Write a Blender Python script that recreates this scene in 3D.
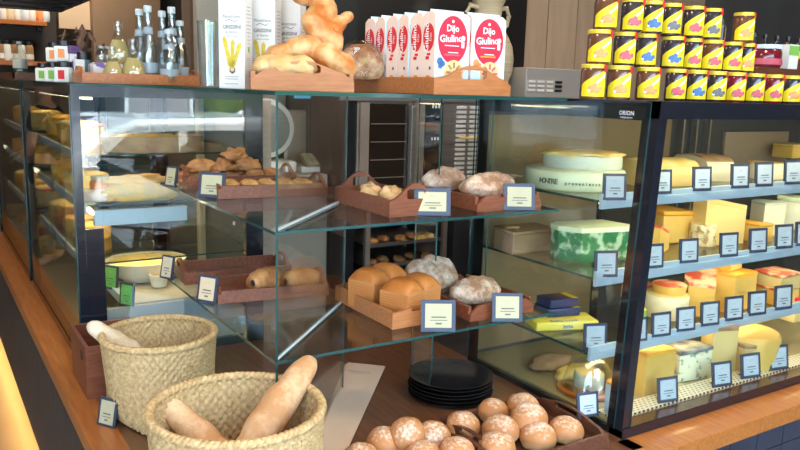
import bpy, bmesh, math, random
from mathutils import Vector, Matrix, noise
PI = math.pi
random.seed(7)
for o in list(bpy.data.objects): bpy.data.objects.remove(o)
SC = bpy.context.scene
COL = SC.collection
# ------------------------------------------------------------------ camera
F_PX, YAW, PITCH, ROLL, CAM_Z = 765.0, 0.568, -0.1769, 0.0289, 1.0149
fw = Vector((math.sin(YAW)*math.cos(PITCH), math.cos(YAW)*math.cos(PITCH), math.sin(PITCH)))
rt0 = Vector((math.cos(YAW), -math.sin(YAW), 0)); up0 = rt0.cross(fw)
RT = math.cos(ROLL)*rt0 + math.sin(ROLL)*up0
UP = -math.sin(ROLL)*rt0 + math.cos(ROLL)*up0
cam_d = bpy.data.cameras.new('camera'); cam = bpy.data.objects.new('camera', cam_d); COL.objects.link(cam)
m = Matrix((RT, UP, -fw)).transposed().to_4x4(); m.translation = (0, 0, CAM_Z); cam.matrix_world = m
cam_d.sensor_width = 36; cam_d.lens = F_PX/800*36; cam_d.clip_start = .02; cam_d.clip_end = 200
SC.camera = cam
SC.view_settings.view_transform = 'Standard'; SC.view_settings.look = 'None'
SC.view_settings.gamma = 1; SC.view_settings.use_curve_mapping = False
SC.view_settings.exposure = 0.25
# ------------------------------------------------------------------ sky, sun, big lights
w = bpy.data.worlds.new('sky'); SC.world = w; w.use_nodes = True
bg = w.node_tree.nodes['Background']; bg.inputs[0].default_value = (.50, .73, 1.0, 1); bg.inputs[1].default_value = 9.5
def lamp(name, kind, loc, energy, color, size=None, rot=(0, 0, 0), sy=None):
    d = bpy.data.lights.new(name, kind); d.energy = energy; d.color = color
    if kind == 'AREA':
        d.shape = 'RECTANGLE'; d.size = size; d.size_y = sy or size
    elif kind == 'SUN': d.angle = size or .02
    else: d.shadow_soft_size = size or .05
    o = bpy.data.objects.new(name, d); COL.objects.link(o); o.location = loc; o.rotation_euler = rot
    return o
lamp('sun', 'SUN', (0, -6, 8), 34.0, (1, .96, .90), .03, (math.radians(-24), math.radians(12), 0))
# unseen ceiling downlights, added for warm light in the shop
for x, y, e in ((0.3, 1.2, 13), (1.7, .9, 13), (3.2, .9, 11), (.2, 3.2, 10), (1.9, 2.5, 9), (3.4, 2.4, 8), (-.6, 5, 10), (1.0, 5.6, 14)):
    lamp('added_ceiling_light', 'AREA', (x, y, 2.12), e, (1.0, .83, .62), .25)
# ------------------------------------------------------------------ measured layout (metres; counter top is z = 0)
XL, YL, XO, XS, YS = .4545, 2.7884, .3616, .74, 1.7333
ZU, ZL, XR, YR, TOP = .6556, .3181, 1.7283, 1.4422, 1.0
FLOOR = -.72
def at(px, py, **k):
    d = fw + RT*(px-400)/F_PX - UP*(py-225)/F_PX
    (a, c), = k.items(); i = 'xyz'.index(a)
    t = (c - (0, 0, CAM_Z)[i])/d[i]
    return Vector((0, 0, CAM_Z)) + d*t
def scale_at(p): return F_PX/((Vector(p)-Vector((0, 0, CAM_Z))).dot(fw))     # pixels per metre
# ------------------------------------------------------------------ materials
def mat(name, col, rough=.5, metal=0, col2=None, nscale=8, stretch=(1, 1, 1), bump=0, bscale=60, bdetail=4,
        spec=.5, emit=None, estr=0, lo=.35, hi=.65, coat=0, trans=0, sss=0, kind='noise'):
    m = bpy.data.materials.new(name); m.use_nodes = True; nt = m.node_tree; b = nt.nodes['Principled BSDF']
    b.inputs['Base Color'].default_value = (*col, 1); b.inputs['Roughness'].default_value = rough
    b.inputs['Metallic'].default_value = metal; b.inputs['Specular IOR Level'].default_value = spec
    b.inputs['Coat Weight'].default_value = coat; b.inputs['Transmission Weight'].default_value = trans
    if sss:
        b.inputs['Subsurface Weight'].default_value = sss; b.inputs['Subsurface Radius'].default_value = (.02, .012, .006)
        b.inputs['Subsurface Scale'].default_value = .3
    if emit:
        b.inputs['Emission Color'].default_value = (*emit, 1); b.inputs['Emission Strength'].default_value = estr
    if col2 or bump:
        tc = nt.nodes.new('ShaderNodeTexCoord'); mp = nt.nodes.new('ShaderNodeMapping')
        mp.inputs['Scale'].default_value = stretch; nt.links.new(tc.outputs['Object'], mp.inputs[0])
    if col2:
        n = nt.nodes.new('ShaderNodeTexNoise'); n.inputs['Scale'].default_value = nscale; n.inputs['Detail'].default_value = 5
        nt.links.new(mp.outputs[0], n.inputs['Vector'])
        r = nt.nodes.new('ShaderNodeValToRGB'); r.color_ramp.elements[0].position = lo; r.color_ramp.elements[1].position = hi
        r.color_ramp.elements[0].color = (*col, 1); r.color_ramp.elements[1].color = (*col2, 1)
        nt.links.new(n.outputs[0], r.inputs[0]); nt.links.new(r.outputs[0], b.inputs['Base Color'])
    if bump:
        n2 = nt.nodes.new('ShaderNodeTexNoise'); n2.inputs['Scale'].default_value = bscale; n2.inputs['Detail'].default_value = bdetail
        nt.links.new(mp.outputs[0], n2.inputs['Vector'])
        bp = nt.nodes.new('ShaderNodeBump'); bp.inputs['Strength'].default_value = bump; bp.inputs['Distance'].default_value = .004
        nt.links.new(n2.outputs[0], bp.inputs['Height']); nt.links.new(bp.outputs[0], b.inputs['Normal'])
    return m
def glass_mat(name, tint, f0=.05, rough=0.0):
    """Clear sheet: see-through with a mirror layer that grows towards grazing angles (Schlick)."""
    m = bpy.data.materials.new(name); m.use_nodes = True; nt = m.node_tree
    for n in list(nt.nodes): nt.nodes.remove(n)
    out = nt.nodes.new('ShaderNodeOutputMaterial'); mix = nt.nodes.new('ShaderNodeMixShader')
    tr = nt.nodes.new('ShaderNodeBsdfTransparent'); tr.inputs[0].default_value = (*tint, 1)
    gl = nt.nodes.new('ShaderNodeBsdfGlossy'); gl.inputs['Roughness'].default_value = rough
    ge = nt.nodes.new('ShaderNodeNewGeometry'); dp = nt.nodes.new('ShaderNodeVectorMath'); dp.operation = 'DOT_PRODUCT'
    nt.links.new(ge.outputs['Incoming'], dp.inputs[0]); nt.links.new(ge.outputs['Normal'], dp.inputs[1])
    def M(op, a, b=None):
        n = nt.nodes.new('ShaderNodeMath'); n.operation = op
        for i, v in enumerate((a, b)):
            if v is None: continue
            if isinstance(v, (int, float)): n.inputs[i].default_value = v
            else: nt.links.new(v, n.inputs[i])
        return n.outputs[0]
    c = M('ABSOLUTE', dp.outputs['Value']); k = M('POWER', M('SUBTRACT', 1.0, c), 5.0)
    f = M('ADD', M('MULTIPLY', k, 1-f0), f0)
    nt.links.new(f, mix.inputs[0]); nt.links.new(tr.outputs[0], mix.inputs[1]); nt.links.new(gl.outputs[0], mix.inputs[2])
    nt.links.new(mix.outputs[0], out.inputs[0])
    return m
def weave_mat(name, c1, c2):
    m = mat(name, c1, .8); nt = m.node_tree; b = nt.nodes['Principled BSDF']
    tc = nt.nodes.new('ShaderNodeTexCoord'); n = nt.nodes.new('ShaderNodeTexNoise'); n.inputs['Scale'].default_value = 90
    nt.links.new(tc.outputs['Object'], n.inputs['Vector'])
    r = nt.nodes.new('ShaderNodeValToRGB'); r.color_ramp.elements[0].color = (*c1, 1); r.color_ramp.elements[1].color = (*c2, 1)
    r.color_ramp.elements[0].position = .3; r.color_ramp.elements[1].position = .7
    nt.links.new(n.outputs[0], r.inputs[0]); nt.links.new(r.outputs[0], b.inputs['Base Color'])
    return m
def floured_mat(name, crust, flour, thr=.5, scale=14, crack=None):
    """crust with patches of flour dusted on the upward side"""
    m = mat(name, crust, .75, bump=.6, bscale=70); nt = m.node_tree; b = nt.nodes['Principled BSDF']
    tc = nt.nodes.new('ShaderNodeTexCoord'); n = nt.nodes.new('ShaderNodeTexNoise'); n.inputs['Scale'].default_value = scale; n.inputs['Detail'].default_value = 8
    n.inputs['Roughness'].default_value = .7
    nt.links.new(tc.outputs['Object'], n.inputs['Vector'])
    r = nt.nodes.new('ShaderNodeValToRGB'); r.color_ramp.elements[0].position = thr-.1; r.color_ramp.elements[1].position = thr+.1
    nt.links.new(n.outputs[0], r.inputs[0])
    mx = nt.nodes.new('ShaderNodeMix'); mx.data_type = 'RGBA'
    mx.inputs[6].default_value = (*crust, 1); mx.inputs[7].default_value = (*flour, 1)
    nt.links.new(r.outputs[0], mx.inputs[0]); nt.links.new(mx.outputs[2], b.inputs['Base Color'])
    return m
def top_dust_mat(name, low, mid, flour, h):
    """bun: pale foot, golden shoulder, flour on the crown (object Z)"""
    m = mat(name, mid, .55, bump=.25, bscale=50, sss=.05); nt = m.node_tree; b = nt.nodes['Principled BSDF']
    tc = nt.nodes.new('ShaderNodeTexCoord'); sp = nt.nodes.new('ShaderNodeSeparateXYZ'); nt.links.new(tc.outputs['Object'], sp.inputs[0])
    n = nt.nodes.new('ShaderNodeTexNoise'); n.inputs['Scale'].default_value = 95; n.inputs['Detail'].default_value = 6
    nt.links.new(tc.outputs['Object'], n.inputs['Vector'])
    dv = nt.nodes.new('ShaderNodeMath'); dv.operation = 'DIVIDE'; dv.inputs[1].default_value = h; nt.links.new(sp.outputs[2], dv.inputs[0])
    r = nt.nodes.new('ShaderNodeValToRGB'); e = r.color_ramp.elements
    e[0].position = .08; e[0].color = (*low, 1); e[1].position = .55; e[1].color = (*mid, 1)
    nt.links.new(dv.outputs[0], r.inputs[0])
    a = nt.nodes.new('ShaderNodeMath'); a.operation = 'MULTIPLY'; nt.links.new(dv.outputs[0], a.inputs[0]); nt.links.new(n.outputs[0], a.inputs[1])
    r2 = nt.nodes.new('ShaderNodeValToRGB'); r2.color_ramp.elements[0].position = .49; r2.color_ramp.elements[1].position = .98
    nt.links.new(a.outputs[0], r2.inputs[0])
    mx = nt.nodes.new('ShaderNodeMix'); mx.data_type = 'RGBA'; nt.links.new(r2.outputs[0], mx.inputs[0])
    nt.links.new(r.outputs[0], mx.inputs[6]); mx.inputs[7].default_value = (*flour, 1)
    nt.links.new(mx.outputs[2], b.inputs['Base Color'])
    return m
def grille_mat(name):
    m = mat(name, (.75, .72, .6), .4, .3); nt = m.node_tree; b = nt.nodes['Principled BSDF']
    tc = nt.nodes.new('ShaderNodeTexCoord'); br = nt.nodes.new('ShaderNodeTexBrick')
    br.inputs['Color1'].default_value = (.03, .02, .015, 1); br.inputs['Color2'].default_value = (.05, .03, .02, 1)
    br.inputs['Mortar'].default_value = (.78, .74, .60, 1); br.inputs['Scale'].default_value = 1
    br.inputs['Mortar Size'].default_value = .0045; br.inputs['Brick Width'].default_value = .02; br.inputs['Row Height'].default_value = .0125
    nt.links.new(tc.outputs['Object'], br.inputs['Vector']); nt.links.new(br.outputs[0], b.inputs['Base Color'])
    return m
WOODS = (1, 1, 1)
K = {}
K['oak'] = mat('oak_ledge', (.34, .10, .018), .35, col2=(.46, .155, .032), nscale=5, stretch=(14, 1.2, 14), coat=.3)
K['counter'] = mat('counter_wood', (.12, .045, .02), .28, col2=(.19, .075, .035), nscale=5, stretch=(12, 1.2, 12), coat=.35)
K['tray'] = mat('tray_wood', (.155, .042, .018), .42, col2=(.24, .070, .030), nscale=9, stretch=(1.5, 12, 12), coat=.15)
K['tray_lit'] = mat('tray_wood_lit', (.38, .13, .040), .42, col2=(.48, .18, .06), nscale=9, stretch=(1.5, 12, 12), coat=.2)  # tray wood again, with the brighter light put into its colour
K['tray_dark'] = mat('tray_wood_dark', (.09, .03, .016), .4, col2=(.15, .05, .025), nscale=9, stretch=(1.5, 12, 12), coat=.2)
K['black'] = mat('black_metal', (.012, .013, .017), .28, .2)
K['frame'] = mat('black_frame', (.010, .012, .018), .18, 0, coat=.4)
K['rail'] = mat('rail_aluminium', (.44, .54, .62), .4, .2)
K['steel'] = mat('brushed_steel', (.30, .28, .26), .4, .8, col2=(.36, .34, .31), nscale=4, stretch=(1, 1, 30))
K['steel_light'] = mat('light_steel', (.52, .50, .48), .4, .5)
K['steel_warm'] = mat('warm_steel', (.40, .33, .27), .4, .6)
K['white_plastic'] = mat('white_plastic', (.75, .74, .70), .4)
K['grey_panel'] = mat('grey_panel', (.38, .34, .29), .6)
K['stone'] = mat('dark_plinth', (.022, .022, .028), .5, col2=(.045, .042, .045), nscale=3, stretch=(1, 6, 1), bump=.15, bscale=20)
K['tile'] = mat('dark_tile', (.018, .022, .04), .45, col2=(.035, .04, .06), nscale=6, bump=.1)
K['grout'] = mat('tile_grout', (.008, .009, .014), .9)
K['floor'] = mat('floor_screed', (.33, .24, .17), .35, col2=(.28, .20, .14), nscale=2)
K['pavement'] = mat('street_paving', (.35, .35, .34), .9, col2=(.28, .28, .28), nscale=3)
K['marble'] = mat('black_marble', (.012, .012, .014), .3, col2=(.06, .055, .05), nscale=2.5, lo=.62, hi=.72, stretch=(1, 1, 2))
K['taupe'] = mat('taupe_wood_wall', (.46, .32, .22), .6, col2=(.54, .38, .27), nscale=3, stretch=(6, 1, .6))
K['brown_wall'] = mat('brown_wall', (.22, .14, .09), .7, col2=(.26, .17, .11), nscale=3)
K['beige_wall'] = mat('beige_wall', (.62, .47, .33), .8)
K['dark_wall'] = mat('dark_wall', (.035, .028, .025), .7)
K['slate'] = mat('slate_wall', (.11, .10, .10), .7, col2=(.13, .12, .12), nscale=3)
K['ceiling'] = mat('ceiling_paint', (.30, .26, .22), .9)
K['sheet'] = glass_mat('glass_sheet', (.955, .985, .975), .07)
K['clear'] = glass_mat('clear_glassware', (.93, .97, .98), .16, .03)
K['film'] = glass_mat('clear_film', (.93, .93, .93), .10, .12)
K['edge'] = mat('glass_edge', (.012, .06, .055), .12, 0, coat=.3)
K['mitre'] = mat('frosted_glass_edge', (.62, .68, .70), .5)
K['navy'] = mat('tag_frame', (.035, .045, .08), .45)
K['card'] = mat('cream_card', (.50, .44, .27), .7)
K['card_cool'] = mat('white_card', (.46, .51, .55), .7)
K['card_tan'] = mat('tan_card', (.72, .56, .36), .7)
K['card_green'] = mat('green_card', (.18, .50, .10), .6)
K['ink'] = mat('ink', (.10, .09, .09), .8)
K['ink_card'] = mat('card_ink', (.14, .13, .12), .8)
K['ink_drum'] = mat('drum_ink', (.05, .07, .06), .8)
K['ink_soft'] = mat('faded_ink', (.42, .40, .36), .8)
K['wicker'] = weave_mat('seagrass_weave', (.42, .25, .10), (.68, .46, .22))
K['crust'] = mat('golden_crust', (.42, .115, .018), .38, col2=(.55, .20, .045), nscale=10, bump=.15, bscale=40)
K['crust_side'] = mat('tin_loaf_side', (.58, .25, .075), .6, col2=(.48, .17, .045), nscale=3, bump=.3, bscale=160, stretch=(1, 1, 1))
K['loaf'] = floured_mat('floured_brown_crust', (.36, .18, .10), (.72, .58, .46), .54, 16)
K['loaf2'] = floured_mat('floured_grey_crust', (.33, .17, .085), (.68, .56, .44), .53, 20)
K['baguette'] = floured_mat('baguette_crust', (.56, .27, .11), (.82, .56, .33), .50, 9)
K['baguette_pale'] = floured_mat('pale_baguette_crust', (.62, .42, .24), (.80, .66, .48), .45, 12)
K['bun'] = top_dust_mat('bun_crust', (.70, .46, .24), (.50, .20, .065), (.88, .78, .66), .05)
K['pastry'] = mat('flaky_pastry', (.34, .12, .035), .5, col2=(.62, .30, .11), nscale=22, bump=.8, bscale=60)
K['nut'] = mat('nut_topping', (.50, .20, .05), .5, col2=(.75, .42, .14), nscale=60, bump=1, bscale=120)
K['choc'] = mat('chocolate', (.02, .01, .008), .4)
K['roll'] = mat('pale_roll', (.58, .30, .12), .6, col2=(.75, .50, .25), nscale=18, bump=.6, bscale=50)
K['braid_pale'] = mat('pale_braid_crust', (.62, .34, .10), .5, col2=(.74, .52, .26), nscale=13, bump=.15, bscale=40)
K['braid'] = mat('braid_crust', (.56, .17, .03), .42, col2=(.74, .46, .20), nscale=13, bump=.15, bscale=40, lo=.40, hi=.60)
K['dark_crust'] = floured_mat('dark_wrapped_crust', (.34, .14, .05), (.80, .58, .36), .52, 14)
K['paper'] = mat('tan_paper', (.66, .46, .33), .8, col2=(.62, .43, .30), nscale=6)
K['kraft'] = mat('kraft_paper', (.30, .17, .09), .85, col2=(.40, .25, .15), nscale=9, bump=.8, bscale=14)
K['dry'] = mat('dried_leaves', (.10, .06, .045), .9, col2=(.17, .10, .07), nscale=12)
K['plate'] = mat('black_plate', (.012, .012, .014), .22, coat=.3)
K['jar_yellow'] = mat('jar_yellow', (.82, .62, .01), .5)
K['jar_lid'] = mat('jar_lid', (.72, .54, .05), .35, .2)
K['label_pale'] = mat('label_pale', (.80, .78, .42), .6)
K['jam_brown'] = mat('amber_jam', (.12, .045, .02), .12, coat=.6)
K['jam_dark'] = mat('dark_jam', (.035, .025, .03), .12, coat=.6)
K['jam_red'] = mat('red_jam', (.16, .01, .02), .12, coat=.6)
K['peach'] = mat('peach_print', (.85, .30, .10), .6)
K['pink'] = mat('pink_print', (.55, .10, .14), .6)
K['blue'] = mat('blue_print', (.06, .16, .38), .6)
K['plum'] = mat('plum_print', (.14, .14, .17), .6)
K['red'] = mat('red_print', (.66, .02, .03), .5)
K['crimson'] = mat('crimson_print', (.55, .015, .05), .5)
K['pack_blue'] = mat('pack_pale_blue', (.66, .80, .86), .35)
K['pack_pink'] = mat('pack_pale_pink', (.86, .66, .56), .35)
K['white'] = mat('white_print', (.86, .86, .85), .5)
K['orange'] = mat('orange_print', (.85, .30, .02), .5)
K['biscuit'] = mat('biscuit_print', (.80, .52, .24), .6)
K['box_white'] = mat('carton_white', (.78, .78, .77), .5)
K['stick'] = mat('breadstick_print', (.74, .58, .05), .6, col2=(.60, .44, .05), nscale=90)
K['leaf'] = mat('green_print', (.20, .45, .08), .6)
K['lemon'] = mat('cloudy_lemonade', (.66, .50, .20), .2, coat=.5, sss=.1)
K['purple'] = mat('purple_print', (.14, .10, .30), .5, col2=(.72, .70, .72), nscale=22, lo=.45, hi=.52)
K['purple_solid'] = mat('purple_plastic', (.10, .05, .16), .4)
K['teal'] = mat('blue_grey_plastic', (.16, .30, .38), .4)
K['cap'] = mat('pale_blue_cap', (.60, .70, .76), .4)
K['black_cap'] = mat('black_cap', (.01, .01, .012), .3)
K['green_glass'] = mat('green_bottle', (.05, .22, .08), .1, coat=.7)
K['vase'] = mat('striped_clay', (.62, .52, .36), .8, col2=(.48, .40, .27), nscale=7, stretch=(.3, .3, 14))
K['ch_yellow'] = mat('yellow_cheese', (.66, .40, .08), .5, sss=.1, col2=(.72, .46, .12), nscale=9)
K['ch_pale'] = mat('pale_cheese', (.72, .52, .20), .5, sss=.1, col2=(.68, .48, .18), nscale=9)
K['ch_white'] = mat('white_cheese', (.74, .67, .46), .55, sss=.1)
K['ch_orange'] = mat('orange_rind', (.78, .40, .04), .45, col2=(.72, .32, .05), nscale=9)
K['ch_gold'] = mat('golden_rind', (.78, .50, .12), .5, col2=(.88, .66, .25), nscale=20, bump=.6, bscale=40)
K['ch_brown'] = mat('brown_rind', (.30, .15, .07), .7, col2=(.46, .28, .13), nscale=16, bump=.6)
K['ch_red'] = mat('red_rind', (.55, .08, .04), .5, col2=(.80, .50, .30), nscale=14, lo=.45, hi=.55)
K['ch_grey'] = mat('grey_rind', (.07, .07, .085), .7, col2=(.35, .33, .27), nscale=18, bump=.5)
K['ch_blue'] = mat('blue_veined_cheese', (.78, .72, .46), .6, col2=(.20, .26, .20), nscale=42, lo=.56, hi=.66)
K['ch_speck'] = mat('speckled_cheese', (.74, .62, .36), .6, col2=(.34, .22, .08), nscale=45, lo=.50, hi=.62)
K['ch_green'] = mat('pale_green_rind', (.56, .62, .40), .5, col2=(.62, .68, .46), nscale=8)
K['ch_side'] = mat('wheel_side', (.52, .56, .46), .6)
K['foil_green'] = mat('green_foil', (.03, .20, .08), .3, .3, col2=(.45, .62, .42), nscale=20, lo=.52, hi=.60)
K['navy_pack'] = mat('navy_pack', (.02, .03, .10), .35)
K['yellow_pack'] = mat('yellow_pack', (.75, .58, .03), .4, col2=(.70, .62, .15), nscale=10)
K['cup_blue'] = mat('pale_blue_cup', (.50, .66, .74), .4, col2=(.75, .82, .84), nscale=24)
K['tan_card2'] = mat('brown_carton', (.28, .17, .09), .7)
K['grille'] = grille_mat('perforated_grille')
K['car_white'] = mat('car_white_paint', (.78, .82, .85), .25, coat=.8)
K['car_glass'] = mat('car_glass', (.03, .05, .07), .05, coat=.5)
K['rubber'] = mat('tyre_rubber', (.02, .02, .02), .8)
K['facade'] = mat('street_facade', (.34, .33, .36), .9, col2=(.28, .28, .32), nscale=1)
K['tree'] = mat('tree_leaves', (.05, .16, .03), .8, col2=(.10, .28, .05), nscale=6, bump=.5, bscale=6)
K['bark'] = mat('bark', (.12, .08, .05), .9)
K['skin'] = mat('skin', (.58, .30, .19), .55, sss=.15)
K['tshirt'] = mat('black_tshirt', (.015, .015, .018), .9)
K['jeans'] = mat('dark_trousers', (.03, .035, .05), .9)
K['hair'] = mat('dark_hair', (.02, .012, .01), .7)
K['led_warm'] = mat('warm_led', (1, .8, .4), .5, emit=(1, .72, .28), estr=14)
K['led'] = mat('white_led', (1, .95, .8), .5, emit=(1, .86, .55), estr=5)
K['lamp_face'] = mat('lamp_diffuser', (1, .95, .85), .5, emit=(1, .85, .62), estr=8)
K['liner'] = mat('case_liner', (.26, .20, .11), .45, .3)
K['liner_dark'] = mat('case_back_dark', (.035, .045, .06), .4)
K['deck'] = mat('case_deck', (.32, .25, .13), .4)
K['oven_glass'] = mat('oven_glass', (.02, .014, .01), .08, coat=.6)
K['orange_jam'] = mat('orange_marmalade', (.80, .22, .02), .2, coat=.5)
K['salad'] = mat('mixed_antipasti', (.66, .38, .08), .6, col2=(.50, .08, .02), nscale=30, bump=.8, bscale=60)
K['filled'] = mat('baked_topping', (.80, .42, .03), .5, col2=(.56, .36, .12), nscale=20, bump=.8, bscale=50)
# ------------------------------------------------------------------ mesh builder
class MB:
    def __init__(s): s.v = []; s.f = []; s.mi = []
    def add(s, vs, fs, M=None, mi=0):
        n = len(s.v)
        s.v += [tuple(M @ Vector(v)) if M is not None else tuple(v) for v in vs]
        s.f += [tuple(i+n for i in f) for f in fs]; s.mi += [mi]*len(fs); return s
    def box(s, x0, x1, y0, y1, z0, z1, M=None, mi=0, b=0):
        if b:
            bm = bmesh.new(); bmesh.ops.create_cube(bm, size=1)
            for v in bm.verts: v.co = ((x0+x1)/2+v.co.x*(x1-x0), (y0+y1)/2+v.co.y*(y1-y0), (z0+z1)/2+v.co.z*(z1-z0))
            bmesh.ops.bevel(bm, geom=bm.edges[:], offset=b, segments=2, affect='EDGES', profile=.5)
            s.bm(bm, M, mi); return s
        v = [(x0, y0, z0), (x1, y0, z0), (x1, y1, z0), (x0, y1, z0), (x0, y0, z1), (x1, y0, z1), (x1, y1, z1), (x0, y1, z1)]
        return s.add(v, [(3, 2, 1, 0), (4, 5, 6, 7), (0, 1, 5, 4), (1, 2, 6, 5), (2, 3, 7, 6), (3, 0, 4, 7)], M, mi)
    def bm(s, bm, M=None, mi=0):
        bm.verts.index_update(); s.add([v.co.copy() for v in bm.verts], [[v.index for v in f.verts] for f in bm.faces], M, mi); bm.free(); return s
    def lathe(s, prof, n=24, M=None, mi=0, sx=1, sy=1):
        vs = []; fs = []
        for r, z in prof:
            for k in range(n): vs.append((r*sx*math.cos(2*PI*k/n), r*sy*math.sin(2*PI*k/n), z))
        for i in range(len(prof)-1):
            for k in range(n): fs.append((i*n+k, i*n+(k+1) % n, (i+1)*n+(k+1) % n, (i+1)*n+k))
        if prof[0][0] > 0: fs.append(tuple(reversed(range(n))))
        if prof[-1][0] > 0: fs.append(tuple((len(prof)-1)*n+k for k in range(n)))
        return s.add(vs, fs, M, mi)
    def tube(s, pts, r, n=8, M=None, mi=0):
        pts = [Vector(p) for p in pts]; vs = []; fs = []
        rr = r if isinstance(r, (list, tuple)) else [r]*len(pts)
        for i, p in enumerate(pts):
            t = (pts[min(i+1, len(pts)-1)]-pts[max(i-1, 0)]).normalized()
            a = t.cross(Vector((0, 0, 1)))
            if a.length < .1: a = t.cross(Vector((0, 1, 0)))
            a.normalize(); b = t.cross(a)
            for k in range(n): vs.append(p+(a*math.cos(2*PI*k/n)+b*math.sin(2*PI*k/n))*rr[i])
        for i in range(len(pts)-1):
            for k in range(n): fs.append((i*n+k, i*n+(k+1) % n, (i+1)*n+(k+1) % n, (i+1)*n+k))
        fs.append(tuple(reversed(range(n)))); fs.append(tuple((len(pts)-1)*n+k for k in range(n)))
        return s.add(vs, fs, M, mi)
    def prism(s, poly, z0, z1, M=None, mi=0):
        n = len(poly); vs = [(x, y, z0) for x, y in poly]+[(x, y, z1) for x, y in poly]
        fs = [tuple(reversed(range(n))), tuple(range(n, 2*n))]+[(i, (i+1) % n, n+(i+1) % n, n+i) for i in range(n)]
        return s.add(vs, fs, M, mi)
    def blob(s, rx, ry, rz, M=None, mi=0, nu=28, nv=16, flat=-.55, lump=.04, seed=0, fn=None, sq=1):
        """rounded body, flattened below; origin at its foot"""
        vs = []; fs = []
        for j in range(nv+1):
            t = -PI/2+PI*j/nv
            for i in range(nu):
                a = 2*PI*i/nu
                d = Vector((math.cos(t)*math.cos(a), math.cos(t)*math.sin(a), math.sin(t)))
                if sq != 1: d = Vector([math.copysign(abs(c)**sq, c) for c in d])
                k = 1+lump*noise.noise(d*2.3+Vector((seed*3.1, seed, 0)))*2
                p = Vector((d.x*rx*k, d.y*ry*k, max(d.z, flat)*rz*k))
                p.z -= flat*rz
                if fn: p = fn(p, d)
                vs.append(p)
        for j in range(nv):
            for i in range(nu): fs.append((j*nu+i, j*nu+(i+1) % nu, (j+1)*nu+(i+1) % nu, (j+1)*nu+i))
        return s.add(vs, fs, M, mi)
    def text(s, body, size, M=None, mi=0, align='CENTER', bold=0):
        c = bpy.data.curves.new('t', 'FONT'); c.body = body; c.size = size; c.align_x = align; c.offset = bold*size
        c.resolution_u = 2; o = bpy.data.objects.new('t', c)
        me = bpy.data.meshes.new_from_object(o)
        s.add([v.co.copy() for v in me.vertices], [tuple(p.vertices) for p in me.polygons], M, mi)
        bpy.data.objects.remove(o); bpy.data.curves.remove(c); bpy.data.meshes.remove(me); return s
    def build(s, name, mats, parent=None, loc=None, rz=0, smooth=False, rot=None):
        me = bpy.data.meshes.new(name); me.from_pydata(s.v, [], s.f); me.update()
        if not isinstance(mats, (list, tuple)): mats = [mats]
        for x in mats: me.materials.append(K[x] if isinstance(x, str) else x)
        if len(mats) > 1: me.polygons.foreach_set('material_index', s.mi)
        if smooth:
            me.polygons.foreach_set('use_smooth', [True]*len(me.polygons))
            try: me.set_sharp_from_angle(angle=math.radians(smooth if smooth is not True else 40))
            except Exception: pass
        bm = bmesh.new(); bm.from_mesh(me); bmesh.ops.recalc_face_normals(bm, faces=bm.faces[:]); bm.to_mesh(me); bm.free()
        o = bpy.data.objects.new(name, me); COL.objects.link(o)
        if parent: o.parent = parent
        if loc is not None: o.location = loc
        o.rotation_euler = rot or (0, 0, rz)
        return o
def T(x=0, y=0, z=0, rx=0, ry=0, rz=0, s=1):
    return Matrix.Translation((x, y, z)) @ Matrix.Rotation(rz, 4, 'Z') @ Matrix.Rotation(ry, 4, 'Y') @ Matrix.Rotation(rx, 4, 'X') @ Matrix.Scale(s, 4)
def tag(o, label, cat, group=None):
    o['label'] = label; o['category'] = cat
    if group: o['group'] = group
    return o
def thing(name, label, cat, loc, rz=0, group=None):
    o = bpy.data.objects.new(name, None); COL.objects.link(o); o.location = loc; o.rotation_euler = (0, 0, rz); o.empty_display_size = .02
    return tag(o, label, cat, group)
def struct(o): o['kind'] = 'structure'; return o
UPR = Matrix.Rotation(PI/2, 4, 'X')      # lays XY print onto the XZ plane facing -Y
# ================================================================== SETTING
struct(MB().box(-4, 7, -1.2, 9, FLOOR-.1, FLOOR).build('floor', 'floor'))
struct(MB().box(-4, 7, -1.2, 9, 2.2, 2.3).build('ceiling', 'ceiling'))
struct(MB().box(-20, 24, -24, -1.2, FLOOR-.25, FLOOR-.12).build('pavement', 'pavement'))
struct(MB().box(-4.1, -4, -1.2, 9, FLOOR, 2.2).build('wall_left', 'beige_wall'))
struct(MB().box(3.05, 7.1, -1.3, -1.2, FLOOR, 2.2).build('wall_reflection_block', 'brown_wall'))  # unseen wall added to keep sky out of the cheese case reflection
struct(MB().box(7, 7.1, -1.2, 9, FLOOR, 2.2).build('wall_right', 'taupe'))
struct(MB().box(-4, 7, 9, 9.1, FLOOR, 2.2).build('wall_back', 'brown_wall'))
# taupe wood wall behind the jams, slate panel further right, black marble behind the bread
a = at(514, 40, y=3.6).x; b_ = at(700, 40, y=3.6).x
w_ = struct(MB().box(a, b_, 3.6, 3.7, FLOOR, 2.2).build('wall_rear', 'taupe'))
for k in range(7):                                     # vertical boards, each with its joint
    x0 = a+(b_-a)*k/7
    MB().box(x0+.004, x0+(b_-a)/7-.004, 3.585, 3.602, FLOOR, 2.2).build('plank', 'taupe', w_)
struct(MB().box(b_, 7, 3.58, 3.68, FLOOR, 2.2).build('wall_slate', 'slate'))
mw = struct(MB().box(1.62, a, 3.5, 3.6, FLOOR, 2.2).build('wall_marble', 'marble'))
p0 = at(334, 60, y=2.95).x; p1 = at(357, 60, y=2.95).x
struct(MB().box(p0, p1, 2.95, 3.5, FLOOR, 2.2).build('trim_marble_pillar', 'marble'))
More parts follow.
